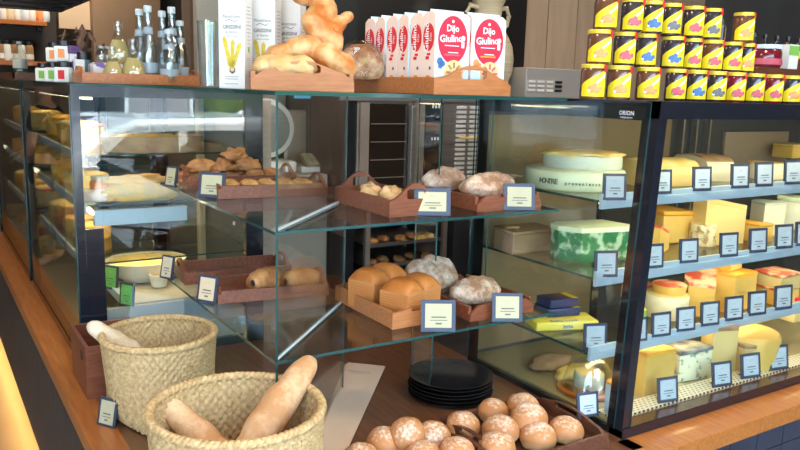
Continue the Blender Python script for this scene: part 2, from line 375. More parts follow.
# far left: beige and brown wall panels, pillar, shelves
def panel(name, mt, xa, xb, ya, yb, Y, th=.05):
    A = at(xa, ya, y=Y); B = at(xb, yb, y=Y)
    return struct(MB().box(A.x, B.x, Y, Y+th, min(A.z, B.z), max(A.z, B.z)).build(name, mt))
Yb = 6.2
panel('wall_far_beige', 'beige_wall', 55, 92, -60, 30, Yb)
A = at(92, 0, y=Yb-.1).x; B = at(160, 0, y=Yb-.1).x
struct(MB().box(A, B, Yb-.1, Yb, FLOOR, 2.2).build('wall_far_brown', 'brown_wall'))
struct(MB().box(B, B+1.3, Yb, Yb+.1, FLOOR, 2.2).build('wall_far_dark', 'dark_wall'))
A = at(190, 20, y=4.2).x; B = at(201, 20, y=4.2).x
struct(MB().box(A, B, 4.2, 4.35, FLOOR, 2.2).build('trim_brown_column', 'brown_wall'))
A = at(182, 30, y=5.2).x; B = at(191, 30, y=5.2).x
struct(MB().box(A, B, 5.2, 5.25, .4, at(186, 31, y=5.2).z).build('trim_gold_strip', 'ch_gold'))
# interior partition behind the slicer
struct(MB().box(1.10, 1.62, 3.45, 3.5, FLOOR, 2.2).build('wall_grey_service', 'grey_panel'))
# ---- housings of the added ceiling lamps
for i, (x, y) in enumerate(((0.3, 1.2), (1.7, .9), (3.2, .9), (.2, 3.2), (1.9, 2.5), (3.4, 2.4), (-.6, 5), (1.0, 5.6))):
    t = thing('added_ceiling_lamp', ('first', 'second', 'third', 'fourth', 'fifth', 'sixth', 'seventh', 'eighth')[i]+' added round recessed ceiling downlight, unseen above the counter', 'ceiling lamp', (x, y, 2.14), 0, 'added ceiling downlights above the counter')
    MB().lathe([(.15, 0), (.17, 0), (.17, .06), (.15, .06)], 20).build('lamp_ring', 'black', t)
    MB().lathe([(.14, .035), (.14, .055)], 20).build('diffuser', 'lamp_face', t)
# ================================================================== THE COUNTER
ct = struct(MB().box(XO, XR+.02, 1.37, 7.2, -.045, 0, b=.003).build('counter_top', 'counter'))
# orange oak ledge: along the outer edge of the left run and below the right case
lg = struct(MB().box(XO-.004, XL-.004, 1.368, 7.2, -.05, .0025, b=.002).build('trim_oak_ledge', 'oak'))
lr = struct(MB().box(XR-.03, 4.4, 1.325, 1.44, -.055, .0, b=.003).build('trim_oak_front', 'oak'))
struct(MB().box(XO+.08, 7, 1.46, 7.2, -.72, -.06).build('counter_body', 'stone'))
pl_ = struct(MB().box(XO-.005, XO+.012, 1.385, 7.2, -.53, -.05).build('plinth_side', 'stone'))
fr = struct(MB().box(XO, 4.4, 1.42, 1.46, -.60, -.055).build('plinth_front', 'grout'))
nt_ = 0
for i in range(26):
    for j in range(4):
        x0 = .37+i*.155
        MB().box(x0, x0+.151, 1.408, 1.421, -.06-.135*(j+1)+.004, -.06-.135*j).build('tile', 'tile', fr)
st = tag(MB().box(XO+.03, XO+.045, 1.5, 7.1, -.50, -.49).build('led_strip', 'led_warm'), 'warm glowing light strip under the overhang of the left counter', 'light strip')
l_ = lamp('plinth_glow', 'AREA', (XO+.045, 4.2, -.505), 9, (1, .52, .10), .03, (0, math.radians(25), 0), 5.2)
# ================================================================== GLASS CASES
def sheet(x0, x1, y0, y1, z0, z1, name='pane', parent=None, M=None, thin=None):
    """glass sheet: the two large faces clear, the rim green"""
    d = [x1-x0, y1-y0, z1-z0]; ax = d.index(min(d)) if thin is None else thin
    b = MB().box(x0, x1, y0, y1, z0, z1, M)
    ff = {0: (3, 5), 1: (2, 4), 2: (0, 1)}[ax]
    b.mi = [0 if i in ff else 1 for i in range(6)]
    return b.build(name, ['sheet', 'edge'], parent)
def led_bar(x0, x1, y0, y1, z, parent, e, col=(1, .80, .48), L=None):
    MB().box(x0, x1, y0, y1, z, z+.008).build('light_bar', 'led', parent)
# ---- left run: three refrigerated cases, seen steeply along their fronts
runs = [(YL, 4.05), (4.17, 5.50), (5.62, 7.0)]
XB = 1.14
LC = []
for i, (y0, y1) in enumerate(runs):
    t = thing('display_case', ['nearest black framed glass display case on the left ledge, holding cakes and antipasti',
                               'second glass display case back along the left ledge', 'third glass display case at the far left end of the ledge'][i],
              'display case', (XL, y0, 0)); LC.append(t)
    L = y1-y0; W = XB-XL
    f = MB().box(0, W, 0, L, .955, .992); f.build('header', 'frame', t)
    MB().box(-.006, .03, 0, L, .0, .035).box(.03, W, 0, L, .0, .03).build('base_frame', 'frame', t)
    MB().box(.0, .028, .0, .035, .035, .955).build('post', 'frame', t)
    MB().box(.0, .022, L-.03, L, .035, .955).build('post', 'frame', t)
    sheet(-.004, 0, .01, L-.01, .035, .965, 'front_pane', t)
    MB().box(W-.07, W, 0, .03, .03, .955).build('post', 'frame', t)
    if i == 0:
        MB().box(.028, .088, -.004, .004, .03, .50).build('dark_strip', 'frame', t)  # narrow dark strip low on the near end of the case
        sheet(.028, W-.07, .004, .009, .03, .955, 'end_pane', t)
        MB().box(.0, .37, .010, .03, .10, .20).build('end_panel', 'grey_panel', t)
        MB().box(.0, .37, .012, .03, .03, .10).build('kick_panel', 'tile', t)
    MB().box(W-.015, W, .03, L, .03, .955).build('back_wall', 'liner_dark', t)
    for zz in (.755, .577, .365):
        sheet(.045, W-.02, .05, L-.05, zz-.006, zz, 'shelf', t)
        MB().box(.035, .045, .05, L-.05, zz-.03, zz).build('shelf_rail', 'rail', t)
    MB().box(.03, W-.02, .03, L, .03, .10).build('deck', 'deck', t)
    sheet(.0, W, 0, L, .992, 1.0, 'top_pane', t)
    for xx, zz in ((.06, .945), (.06, .54)):
        MB().box(xx, xx+.02, .06, L-.06, zz, zz+.008).build('light_bar', 'led', t)
    lamp('case_light', 'AREA', (XL+.15, (y0+y1)/2, .94), 2.0, (1, .80, .42), .05, (0, math.radians(-10), 0), L*.85)
    lamp('case_light', 'AREA', (XL+.15, (y0+y1)/2, .55), 1.2, (1, .78, .40), .05, (0, math.radians(-10), 0), L*.85)
lamp('case_light', 'AREA', (XL+.35, YL+.35, .355), 1.1, (1, .78, .40), .4, (0, 0, 0), .4)  # fill lamp added under a shelf to brighten the lower contents
lamp('case_light', 'AREA', (XL+.35, YL+.35, .745), 1.5, (1, .80, .42), .4, (0, 0, 0), .4)
# front rail seen through the end pane, white-blue
MB().box(.07, .40, .05, .085, .50, .555).build('price_rail', 'rail', LC[0])
MB().box(.17, .19, .10, 1.0, .17, .205).build('price_rail', 'rail', LC[0])
MB().box(.19, .60, .10, 1.0, .17, .185).build('lower_shelf', 'grey_panel', LC[0])
# ---- right cheese case
RC = thing('cheese_case', 'large black framed glass cheese case filling the right side of the counter', 'display case', (XR, YR, 0))
WR, DR = 2.7, .76; LEAN = .038
MB().box(0, WR, -.004, .05, 0, .03).build('base_frame', 'frame', RC)
MB().box(0, .03, 0, DR, 0, .022).build('side_base_frame', 'frame', RC)
v = [(0, 0, .03), (.034, 0, .03), (.034, .03, .03), (0, .03, .03), (0, -LEAN, 1.0), (.034, -LEAN, 1.0), (.034, .03-LEAN, 1.0), (0, .03-LEAN, 1.0)]
MB().add(v, [(3, 2, 1, 0), (4, 5, 6, 7), (0, 1, 5, 4), (1, 2, 6, 5), (2, 3, 7, 6), (3, 0, 4, 7)]).build('front_post', 'frame', RC)
g = MB()
v = [(-.004, .03, .022), (0.0, .03, .022), (0, DR, .022), (-.004, DR, .022), (-.004, .03-LEAN, .995), (0, .03-LEAN, .995), (0, DR, .995), (-.004, DR, .995)]
g.add(v, [(3, 2, 1, 0), (4, 5, 6, 7), (0, 1, 5, 4), (1, 2, 6, 5), (2, 3, 7, 6), (3, 0, 4, 7)]); g.mi = [1, 1, 1, 0, 1, 0]
g.build('side_pane', ['sheet', 'edge'], RC)
# black printed border on the side pane (top band, front band, rear band) with the small mark
g = MB(); x = .0016
def q(pts): g.add([(x, *p) for p in pts]+[(x+.002, *p) for p in pts], [(0, 1, 2, 3), (7, 6, 5, 4), (0, 4, 5, 1), (1, 5, 6, 2), (2, 6, 7, 3), (3, 7, 4, 0)])
q([(-.008, .945), (DR, .945), (DR, .995), (-.008, .995)])
q([(.03, .022), (.062, .022), (.062-LEAN, .95), (-.006, .95)])
q([(DR-.055, .022), (DR, .022), (DR, .95), (DR-.055, .95)])
g.build('printed_border', 'frame', RC)
MB().text('ORION', .017, T(-.0055, .075, .958, rz=-PI/2) @ UPR, bold=.02).text('refrigerazione', .008, T(-.0055, .075, .949, rz=-PI/2) @ UPR).build('maker_mark', 'white', RC)
sheet(.034, WR, -.004, 0, .03, .955, 'front_pane', RC, Matrix.Shear('XZ', 4, (0, 0)) if False else None)
MB().box(.0, WR, -LEAN-.004, .01, .952, 1.0).build('header', 'frame', RC)
MB().box(.0, WR, .01, DR, .985, .9985).build('top_panel', 'frame', RC)
MB().box(.62, .66, .735, .745, .05, .985).build('inner_post', 'frame', RC)
MB().box(.02, WR, DR-.02, DR, .02, .985).build('back_wall', 'liner_dark', RC)
MB().box(.02, .60, DR-.035, DR-.02, .05, .93).build('back_mirror', 'liner', RC)
MB().box(.60, 1.02, DR-.035, DR-.02, .66, .93).build('back_mirror', 'liner', RC)
MB().box(1.40, 1.9, DR-.035, DR-.02, .68, .86).build('back_grille', 'steel_warm', RC)
for k in range(3): MB().box(1.08+.09*k, 1.09+.09*k, DR-.05, DR-.02, .62, .93).build('rib', 'steel', RC)
for k in range(3): MB().box(1.08+.09*k, 1.09+.09*k, DR-.05, DR-.02, .38, .60).build('rib', 'steel', RC)
RAILS = [.7185, .477, .2355]; YRR = .158
for zz in RAILS:
    MB().box(.012, WR, YRR, YRR+.012, zz-.047, zz, b=.002).box(.012, WR, YRR-.004, YRR, zz-.03, zz-.018).build('price_rail', 'rail', RC)
    sheet(.012, WR, YRR+.012, DR-.025, zz-.028, zz-.020, 'shelf', RC)
    MB().box(.03, WR, YRR+.016, YRR+.03, zz-.034, zz-.029).build('light_bar', 'led', RC)
MB().box(.012, WR, .05, DR-.02, .0, .03).build('deck', 'deck', RC)
MB().box(.03, WR, .055, .13, .03, .036, M=None).build('perforated_grille', 'grille', RC)
for x, e in ((.45, 7), (1.3, 7), (2.2, 5)):
    lamp('case_light', 'AREA', (XR+x, YR+.10, .945), e*.42, (1, .82, .50), .8, (math.radians(12), 0, 0), .05)
for zz in RAILS:
    for x in (.5, 1.5):
        lamp('case_light', 'AREA', (XR+x, YR+YRR+.05, zz-.045), .85, (1, .80, .46), .95, (math.radians(15), 0, 0), .03)
# ---- central bread display: glass plates, two L shelves mitred at the corner, corner fin and rear fin
BD = thing('bread_display', 'open corner display of glass shelves carrying the bread trays', 'glass shelves', (XS, YS, 0))
DX = .43; LX = XR-.03-XS; LY = YL-.012-YS
def lshelf(z, th, name):
    for nm, poly in (('%s_left' % name, [(0, 0), (DX, DX), (DX, LY), (0, LY)]), ('%s_right' % name, [(0, 0), (LX, 0), (LX, DX), (DX, DX)])):
        b = MB().prism(poly, z-th, z); b.mi = [0, 0]+[1]*4
        b.build('glass_shelf' if name == 'shelf' else 'top_plate', ['sheet', 'edge'], BD)
lshelf(ZU, .008, 'shelf'); lshelf(ZL, .008, 'shelf'); lshelf(TOP, .010, 'top')
for z in (ZU, ZL):
    MB().tube([(.01, .01, z+.003), (DX, DX, z+.003)], .004, 6).build('mitre_joint', 'mitre', BD)
Mf = T(0, 0, 0, rz=PI/4)
for z0, z1 in ((0, ZL-.008), (ZL, ZU-.008), (ZU, TOP-.01)):
    sheet(.012, DX*1.414-.004, -.003, .003, z0, z1, 'corner_fin', BD, Mf)
    sheet(.70, .706, DX-.13, DX-.004, z0, z1, 'support_fin', BD)
    if z0: sheet(LX-.02, LX-.014, DX-.10, DX-.004, z0, z1, 'support_fin', BD)
MB().lathe([(.006, .0), (.006, .012)], 10, T(.24, LY-.1, .5)).build('bolt', 'steel', BD)
# blue sticker under the top plate
tag(MB().box(0, .052, -.0012, 0, -.010, .0).build('blue_tape', mat('blue_tape', (.10, .55, .90), .5), None, (at(294, 97, y=YS+.30).x, YS+.30, TOP-.012)), 'small strip of blue tape hanging under the glass top', 'tape')
# ================================================================== TRAYS
def handle_end(W, h, hh, th):
    """end board with a raised middle and an oval grip hole; local X = width, Z up, thickness along Y from 0 to th"""
    n = 32; outer = []; inner = []
    pts = [(-W/2, 0), (W/2, 0), (W/2, h)]
    for k in range(13):
        u = 1-2*k/12; s = .5+.5*math.cos(PI*min(1, abs(u)/.92)); pts.append((u*W*.46, h+(hh-h)*s**.8))
    pts.append((-W/2, h))
    cz = h+(hh-h)*.30; hw = W*.17; hr = (hh-h)*.24+.004
    b = MB()
    def ray(a):
        d = Vector((math.cos(a), math.sin(a))); best = None
        for i in range(len(pts)):
            p = Vector(pts[i])-Vector((0, cz)); e = Vector(pts[(i+1) % len(pts)])-Vector(pts[i])
            den = d.x*e.y-d.y*e.x
            if abs(den) < 1e-9: continue
            t = (p.x*e.y-p.y*e.x)/den; u = (p.x*d.y-p.y*d.x)/den
            if t > 0 and -1e-6 <= u <= 1+1e-6 and (best is None or t < best): best = t
        return d*best
    cs = [math.atan2(z-cz, x) for x, z in pts]
    angs = sorted(set([round(a, 5) for a in cs]+[round(-PI+2*PI*k/n, 5) for k in range(n)]))
    N = len(angs); vs = []
    for y in (0, th):
        for a in angs:
            o = ray(a); vs.append((o.x, y, o.y+cz))
        for a in angs:
            x = hw*math.cos(a); x = math.copysign(min(abs(x)*1.15, hw), x); z = hr*math.copysign(min(1, abs(math.sin(a))*1.4), math.sin(a))
            vs.append((x, y, z+cz))
    fs = []
    for i in range(N):
        j = (i+1) % N
        fs += [(i, j, N+j, N+i), (2*N+i, 3*N+i, 3*N+j, 2*N+j), (i, 2*N+i, 2*N+j, j), (N+i, N+j, 3*N+j, 3*N+i)]
    b.add(vs, fs); return b
def tray(label, loc, L, W, h=.042, hh=.075, rz=0, mt='tray', th=.011, group=None, ends=None):
    t = thing('bread_tray', label, 'tray', loc, rz, group)
    MB().box(-W/2+th*.5, W/2-th*.5, -L/2+th*.5, L/2-th*.5, .0, .008).build('base_board', mt, t)
    for s in (-1, 1):
        MB().box(s*W/2-(th if s > 0 else 0), s*W/2+(0 if s > 0 else th), -L/2+th, L/2-th, 0, h, b=.0012).build('side_board', mt, t)
        b = handle_end(W, h, hh, th)
        b.build('end_board', mt if not ends else ends, t, (0, -L/2 if s < 0 else L/2-th, 0))
    return t
tZU, tZL = ZU+.0005, ZL+.0005
tray('reddish wooden tray of flaky pastries, back of the upper left shelf', (.975, 2.635, tZU), .39, .20, rz=PI/2-.10)
tray('reddish wooden tray of nut topped slices beside the glass corner fin, upper shelf', (.985, 2.375, tZU), .36, .19, rz=PI/2-.14, hh=.07)
tray('wooden tray of small crusty rolls, upper right shelf beside the corner', (1.20, 1.965, tZU), .33, .175, h=.05, hh=.095)
tray('wooden tray under two floured loaves, upper right shelf', (1.54, 1.955, tZU), .34, .255, h=.045, hh=.05)
tray('empty wooden tray at the back of the lower left shelf', (.965, 2.655, tZL), .39, .20, rz=PI/2-.10)
tray('wooden tray with two chocolate pastries, lower left shelf', (.985, 2.37, tZL), .37, .21, rz=PI/2-.16)
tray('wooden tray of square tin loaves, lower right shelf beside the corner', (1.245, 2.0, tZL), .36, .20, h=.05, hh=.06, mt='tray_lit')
tray('wooden tray of dusted grey loaves, lower right shelf', (1.525, 1.955, tZL), .36, .255, h=.045, hh=.05)
# ================================================================== BREADS
def loaf(name, label, loc, rx, ry, rz_, mt, ang=0, cat='bread', seed=0, slash=True, group=None, tilt=0, h=None):
    def fn(p, d):
        if slash and d.z > .2:
            p = p+Vector((0, 0, .0022*math.sin(14*(p.y/ry)+6*p.x/rx*.6)+.006*max(0, 1-abs(p.x/rx-.1*math.sin(3*p.y/ry))*5)))
        return p
    o = MB().blob(rx, ry, rz_, lump=.05, seed=seed, fn=fn, nu=36, nv=22).build(name, mt, None, loc, rot=(tilt, 0, ang), smooth=180)
    return tag(o, label, cat, group)
loaf('round_loaf', 'oval floured loaf at the front of the upper right shelf', (1.545, 1.90, tZU+.034), .075, .118, .042, 'loaf', PI/2+.28, seed=1)
loaf('round_loaf', 'oval floured loaf lying behind another on the upper right tray', (1.49, 2.07, tZU+.034), .058, .088, .042, 'loaf', PI/2+.15, seed=2)
loaf('round_loaf', 'tall grey floured loaf at the back of the lower right shelf', (1.44, 2.055, tZL+.03), .085, .095, .072, 'loaf2', PI/2, seed=3)
loaf('round_loaf', 'grey floured loaf at the front of the lower right tray', (1.50, 1.89, tZL+.03), .068, .092, .046, 'loaf2', PI/2+.1, seed=4)
# tin loaves: two domes each, ribbed flanks
def tin_loaf(label, loc, W, L, H, ang=0, n=2):
    t = thing('tin_loaf', label, 'bread', loc, ang)
    def prof(u):   # half outline across the loaf at height fraction
        return u
    for k in range(n):
        y0 = -L/2+L*k/n; y1 = y0+L/n
        b = MB(); NX = 12; NY = 8; vs = []; fs = []
        ring = []
        for j in range(NY+1):
            v = j/NY; yy = y0+(y1-y0)*v; dome = math.sin(PI*min(max(v, .0), 1))**.35 if 0 < v < 1 else 0
            row = [(-W/2, yy, 0), (-W/2*1.0, yy, H*.35), (-W/2*1.02, yy, H*.66)]
            for i in range(NX+1):
                u = -1+2*i/NX
                row.append((u*W/2*1.05*(1-.05*(1-dome)), yy, H*(.70+.02*dome)+H*.30*dome*(1-abs(u)**3.2)**.8))
            row += [(W/2*1.02, yy, H*.66), (W/2, yy, H*.35), (W/2, yy, 0)]
            ring.append(row)
        R = len(ring[0])
        vs = [p for r in ring for p in r]
        fs = [(j*R+i, j*R+i+1, (j+1)*R+i+1, (j+1)*R+i) for j in range(NY) for i in range(R-1)]
        fs += [tuple(range(R)), tuple(reversed(range(NY*R, NY*R+R)))]
        mi = []
        for j in range(NY):
            for i in range(R-1): mi.append(0 if 3 <= i < R-4 else 1)
        mi += [1, 1]
        b.add(vs, fs); b.mi = mi
        # flank ribs
        b2 = MB()
        for s in range(9):
            zz = H*.08+s*H*.065
            for sx in (-1, 1):
                b2.box(sx*W/2-.0012, sx*W/2+.0012, y0+.006, y1-.006, zz, zz+.0022)
            if k == 0: b2.box(-W/2+.006, W/2-.006, y0-.0012, y0+.0012, zz, zz+.0022)
        o = b.build('dome', ['crust', 'crust_side'], t, smooth=50); b2.build('rib', 'crust', o)
    return t
tin_loaf('golden tin loaf with ribbed sides, at the front of the lower shelf tray', (1.262, 1.905, tZL+.012), .105, .172, .118, -1.22)
tin_loaf('golden tin loaf standing behind and left of the front one on the lower shelf', (1.235, 2.055, tZL+.012), .105, .172, .122, -1.22)
# pastries
def small(name, label, loc, rx, ry, rz_, mt, ang=0, seed=0, cat='pastry', group=None, lump=.12, flat=-.5, tilt=0, nu=20, nv=12):
    return tag(MB().blob(rx, ry, rz_, lump=lump, seed=seed, flat=flat, nu=nu, nv=nv).build(name, mt, None, loc, rot=(tilt, 0, ang), smooth=180), label, cat, group)
G = 'flaky brown pastries heaped in the back tray'
HP = ((-.15, .01, .012, .3, 'leftmost flaky pastry, low in the back tray'), (-.07, -.02, .012, .9, 'flaky pastry second from the left in the back tray'),
      (.0, .02, .012, .2, 'flaky pastry under the middle of the heap'), (.07, -.02, .012, .8, 'flaky pastry second from the right in the back tray'), (.14, .0, .012, 1.2, 'rightmost flaky pastry in the back tray'),
      (-.11, .0, .050, .2, 'flaky pastry on top at the left of the heap'), (-.03, .0, .052, 1.0, 'flaky pastry on top left of the middle of the heap'), (.05, .0, .052, .3, 'flaky pastry on top right of the middle'), (.01, .01, .088, .7, 'topmost flaky pastry of the heap in the back tray'))
for k, (dx, dy, z, a, lab) in enumerate(HP):
    small('flaky_pastry', lab, (.965+dx, 2.64+dy-.1*dx, tZU+z), .056, .036, .028, 'pastry', a, seed=k*1.7, group=G, lump=.22, nu=26, nv=16)
for k in range(5):
    small('nut_slice', ('first', 'second', 'third', 'fourth', 'fifth')[k]+' flat nut covered slice from the left in the tray by the corner fin', (.985+(k-2)*.060, 2.375-(k-2)*.0085, tZU+.026), .028, .058, .016, 'nut', -.14, seed=k+20, group='nut topped slices on the upper left shelf', lump=.15)
for k, (x, y, s) in enumerate(((1.16, 1.99, 1), (1.185, 1.925, .95), (1.23, 1.975, .9), (1.19, 2.05, .9))):
    small('crusty_roll', ['lumpy pale crusty roll at the left of the roll tray, upper shelf', 'crusty roll nearest the front of the roll tray, upper shelf',
                          'crusty roll at the right of the roll tray, upper shelf', 'crusty roll at the very back of the roll tray, upper shelf'][k],
          (x, y, tZU+.014), .036*s, .034*s, .036*s, 'roll', k, seed=k+40, cat='bread', lump=.25)
def croissant(label, loc, ang, L=.095, r=.026, ch=False):
    t = thing('chocolate_croissant', label, 'pastry', loc, ang)
    pts = [((-.5+k/16)*L, .012*math.cos(PI*(k/16-.5)), r*.95) for k in range(17)]
    rr = [r*(.35+.65*math.sin(PI*min(1, .08+k/16*.86))**.6)*(1+.06*math.cos(k*PI/1.5)) for k in range(17)]
    MB().tube(pts, rr, 16).build('body', 'pastry', t, smooth=180)
    b = MB()
    b.lathe([(.010, 0), (.012, .004), (.004, .008)], 10, T(-L/2+.004, 0, r, ry=-PI/2)); b.build('filling', 'choc', t)
    return t
croissant('chocolate croissant with dark filling at its end, left in the lower tray', (.975, 2.345, tZL+.010), .35, L=.135, r=.040)
croissant('plain ended pastry roll at the right of the lower left tray', (1.085, 2.315, tZL+.010), .15, L=.13, r=.037)
# braided loaves on the top tray
def rope(name, label, lobes, mt, cat='bread'):
    b = MB()
    for (x, y, z, r1, r2, r3, a, c) in lobes:
        b.blob(r1, r2, r3, T(x, y, z, rx=0, ry=c, rz=a), flat=-1, nu=16, nv=10, lump=.06, seed=x*50)
    o = b.build(name, mt, None, (0, 0, 0))
    md = o.modifiers.new('m', 'REMESH'); md.mode = 'VOXEL'; md.voxel_size = .0035; md.use_smooth_shade = True
    sm = o.modifiers.new('s', 'SMOOTH'); sm.iterations = 1
    return tag(o, label, cat)
def lobe_px(px, py, Y, r1, r2, r3, a, c):
    p = at(px, py, y=Y); return (p.x, p.y, p.z-r3*1.1, r1*1.08, r2*1.15, r3*1.12, a, c)
rope('braided_loaf', 'tall golden braided loaf standing up at the back of the top bread tray',
     [lobe_px(302, -6, 2.17, .046, .032, .030, 0, .2), lobe_px(316, 2, 2.14, .048, .034, .032, 0, .7), lobe_px(324, 14, 2.13, .048, .034, .030, 0, -.3),
      lobe_px(312, 24, 2.12, .050, .036, .034, 0, .5), lobe_px(322, 36, 2.11, .056, .036, .036, 0, .3), lobe_px(332, 45, 2.10, .040, .036, .040, 0, -.2)], 'braid')
rope('braided_loaf', 'golden braided loaf lying across the front of the top bread tray',
     [lobe_px(282, 56, 2.10, .040, .035, .030, 0, -.3), lobe_px(296, 50, 2.09, .044, .036, .032, 0, .3), lobe_px(310, 48, 2.08, .046, .036, .034, 0, -.3),
      lobe_px(322, 56, 2.05, .050, .038, .036, 0, .5), lobe_px(334, 64, 2.03, .048, .038, .038, 0, .5)], 'braid')
rope('braided_loaf', 'small pale knotted roll poking up to the right of the braids',
     [lobe_px(340, 24, 2.12, .034, .026, .024, 0, -.5), lobe_px(349, 17, 2.12, .022, .017, .016, 0, -.5), lobe_px(333, 30, 2.11, .030, .026, .024, 0, 0)], 'braid')
rope('braided_loaf', 'pale golden loaf end low at the left of the top bread tray', [lobe_px(270, 65, 2.05, .040, .034, .026, 0, -.3), lobe_px(285, 66, 2.02, .050, .036, .028, 0, 0), lobe_px(300, 66, 2.0, .04, .034, .028, 0, .3)], 'braid_pale')
def place_top(px, Y): p = at(px, 85, y=Y); return (p.x, Y, TOP+.0005)
p = at(288, 90, y=2.05)
tray('wooden tray in a lit tone heaped with braided loaves on top of the glass', (p.x+.055, 2.09, TOP+.0005), .26, .285, h=.05, hh=.082, rz=-.36, mt='tray_lit', th=.013)
o = thing('wrapped_loaf', 'dark round loaf in a clear plastic bag beside the braids', 'bread', (at(361, 75, y=2.13).x, 2.13, TOP+.040))
MB().blob(.080, .062, .068, lump=.06, seed=9).build('loaf', 'dark_crust', o, smooth=180)
MB().blob(.088, .069, .074, lump=.10, seed=5, nu=22, nv=14, fn=lambda p, d: p+Vector((0, 0, .0))+d*.004*math.sin(9*d.x+11*d.y)).build('plastic_bag', 'film', o)
MB().tube([(.06, .0, .03), (.10, -.01, .015), (.115, -.02, .03)], [.02, .006, .018], 8).build('bag_twist', 'film', o)
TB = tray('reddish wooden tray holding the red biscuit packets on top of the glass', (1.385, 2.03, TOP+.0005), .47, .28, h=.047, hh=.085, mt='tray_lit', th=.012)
# ================================================================== BISCUIT PACKETS
def biscuit(label, loc, rz, W=.124, D=.060, H=.222, fruit='blue', sub='pink', grp=None):
    t = thing('biscuit_packet', label, 'packet', loc, rz, grp)
    b = MB()
    pf = [(-W/2, -D/2), (W/2, -D/2), (W/2, D/2), (-W/2, D/2)]
    vs = []; zs = [0, .004, .05, .11, H-.012, H]
    for i, z in enumerate(zs):
        k = (.95, 1, 1.03, 1.02, .98, .5)[i]
        for x, y in pf: vs.append((x*(1 if i < 5 else .97), y*k, z))
    fs = [(3, 2, 1, 0), (20, 21, 22, 23)]
    mi = [0, 0]
    for i in range(5):
        for k in range(4):
            j = (k+1) % 4; fs.append((i*4+k, i*4+j, i*4+4+j, i*4+4+k)); mi.append(0 if k in (0, 2) else 1)
    b.add(vs, fs); b.mi = mi
    b.build('wrapper', ['pack_blue', 'pack_pink'], t, smooth=30)
    MB().box(-W*.48, W*.48, -.0012, .0012, H-.001, H+.007).build('top_seal', 'pack_blue', t)
    F = T(0, -D/2*1.035-.0006, 0) @ UPR
    # printing on the broad face
    e = MB().lathe([(.047, 0), (.047, .0006)], 28, F @ T(0, H*.655, 0), sx=1.12, sy=1.42); e.build('red_badge', 'crimson', t)
    Z = .0011
    MB().text('Giulino', .028, F @ T(-.006, H*.63, Z, rz=.06), bold=.02).text('Dijo', .026, F @ T(-.002, H*.76, Z), bold=.02)\
        .box(-.03, .022, H*.575, H*.585, Z, Z+.0003, F).box(-.016, .020, H*.49, H*.50, Z, Z+.0003, F)\
        .lathe([(.0045, 0), (.0045, .0003)], 8, F @ T(-.002, H*.885, Z)).build('lettering', 'white', t)
    MB().box(-.030, .026, H*.455, H*.475, Z, Z+.0003, F).build('flavour_line', sub, t)
    MB().lathe([(.0075, 0), (.0075, .0004)], 12, F @ T(.036, H*.68, Z+.0004)).box(.031, .041, H*.56, H*.64, Z, Z+.0005, F).build('small_figure', 'white', t)
    bi = MB().lathe([(.035, 0), (.035, .0016)], 20, F @ T(.006, H*.245, 0)).build('biscuit_picture', 'biscuit', t)
    h = MB()
    for k in range(8):
        a = 2*PI*k/8; h.box(.012, .028, -.0032, .0032, .0016, .0022, F @ T(.006, H*.245, 0, rz=a))
    h.lathe([(.004, .0016), (.004, .0022)], 8, F @ T(.006, H*.245, 0)); h.build('biscuit_holes', 'ch_brown' if fruit == 'blue' else 'pink', bi)
    h = MB()
    for dx, dy, r in ((-.044, .38, .011), (-.034, .35, .009), (-.042, .32, .008)): h.lathe([(r, 0), (r, .0008)], 12, F @ T(dx, H*dy, 0))
    h.build('fruit_picture', 'blue' if fruit == 'blue' else 'peach', t)
    # printing on the narrow face turned to -X
    S = T(-W/2-.0006, 0, 0, rz=-PI/2) @ UPR
    MB().lathe([(.027, 0), (.027, .0006)], 22, S @ T(0, H*.68, 0), sx=.98, sy=1.45).build('red_badge', 'red', t)
    MB().text('Giulino', .028, S @ T(.000, H*.68, .0009, rz=PI/2), bold=.02).text('Dijo', .014, S @ T(.014, H*.68, .0009, rz=PI/2)).build('lettering', 'white', t)
    MB().box(-.012, .004, H*.40, H*.44, 0, .0005, S).box(-.006, .010, H*.45, H*.48, 0, .0005, S).build('small_mark', 'red', t)
    MB().lathe([(.014, 0), (.014, .0006)], 16, S @ T(.002, H*.14, 0)).build('biscuit_picture', 'orange', t)
    MB().lathe([(.005, 0), (.005, .0006)], 10, S @ T(.010, H*.29, 0)).build('fruit_picture', 'plum', t)
    return t
zt = TOP+.0095
b0 = at(474, 70, y=1.86)
biscuit('pale blue and red biscuit packet with a blueberry picture, at the tray corner', (1.322, 1.852, zt), .03, fruit='blue', sub='pink')
biscuit('red and pale blue biscuit packet with a peach picture, far right of the tray', (1.452, 1.848, zt), -.02, fruit='peach', sub='orange')
for k, (xx, yy) in enumerate(((1.326, 1.922), (1.326, 1.990), (1.326, 2.058), (1.326, 2.126), (1.326, 2.194))):
    biscuit(['narrow side of a biscuit packet, next behind the front corner packet', 'biscuit packet seen edge on, third in the row behind the blueberry one',
             'biscuit packet seen edge on in the middle of the row', 'biscuit packet edge on, second from the back of the row',
             'rearmost biscuit packet, edge on beside the wrapped loaf'][k], (xx, yy, zt), .03*(-1)**k, fruit='blue')
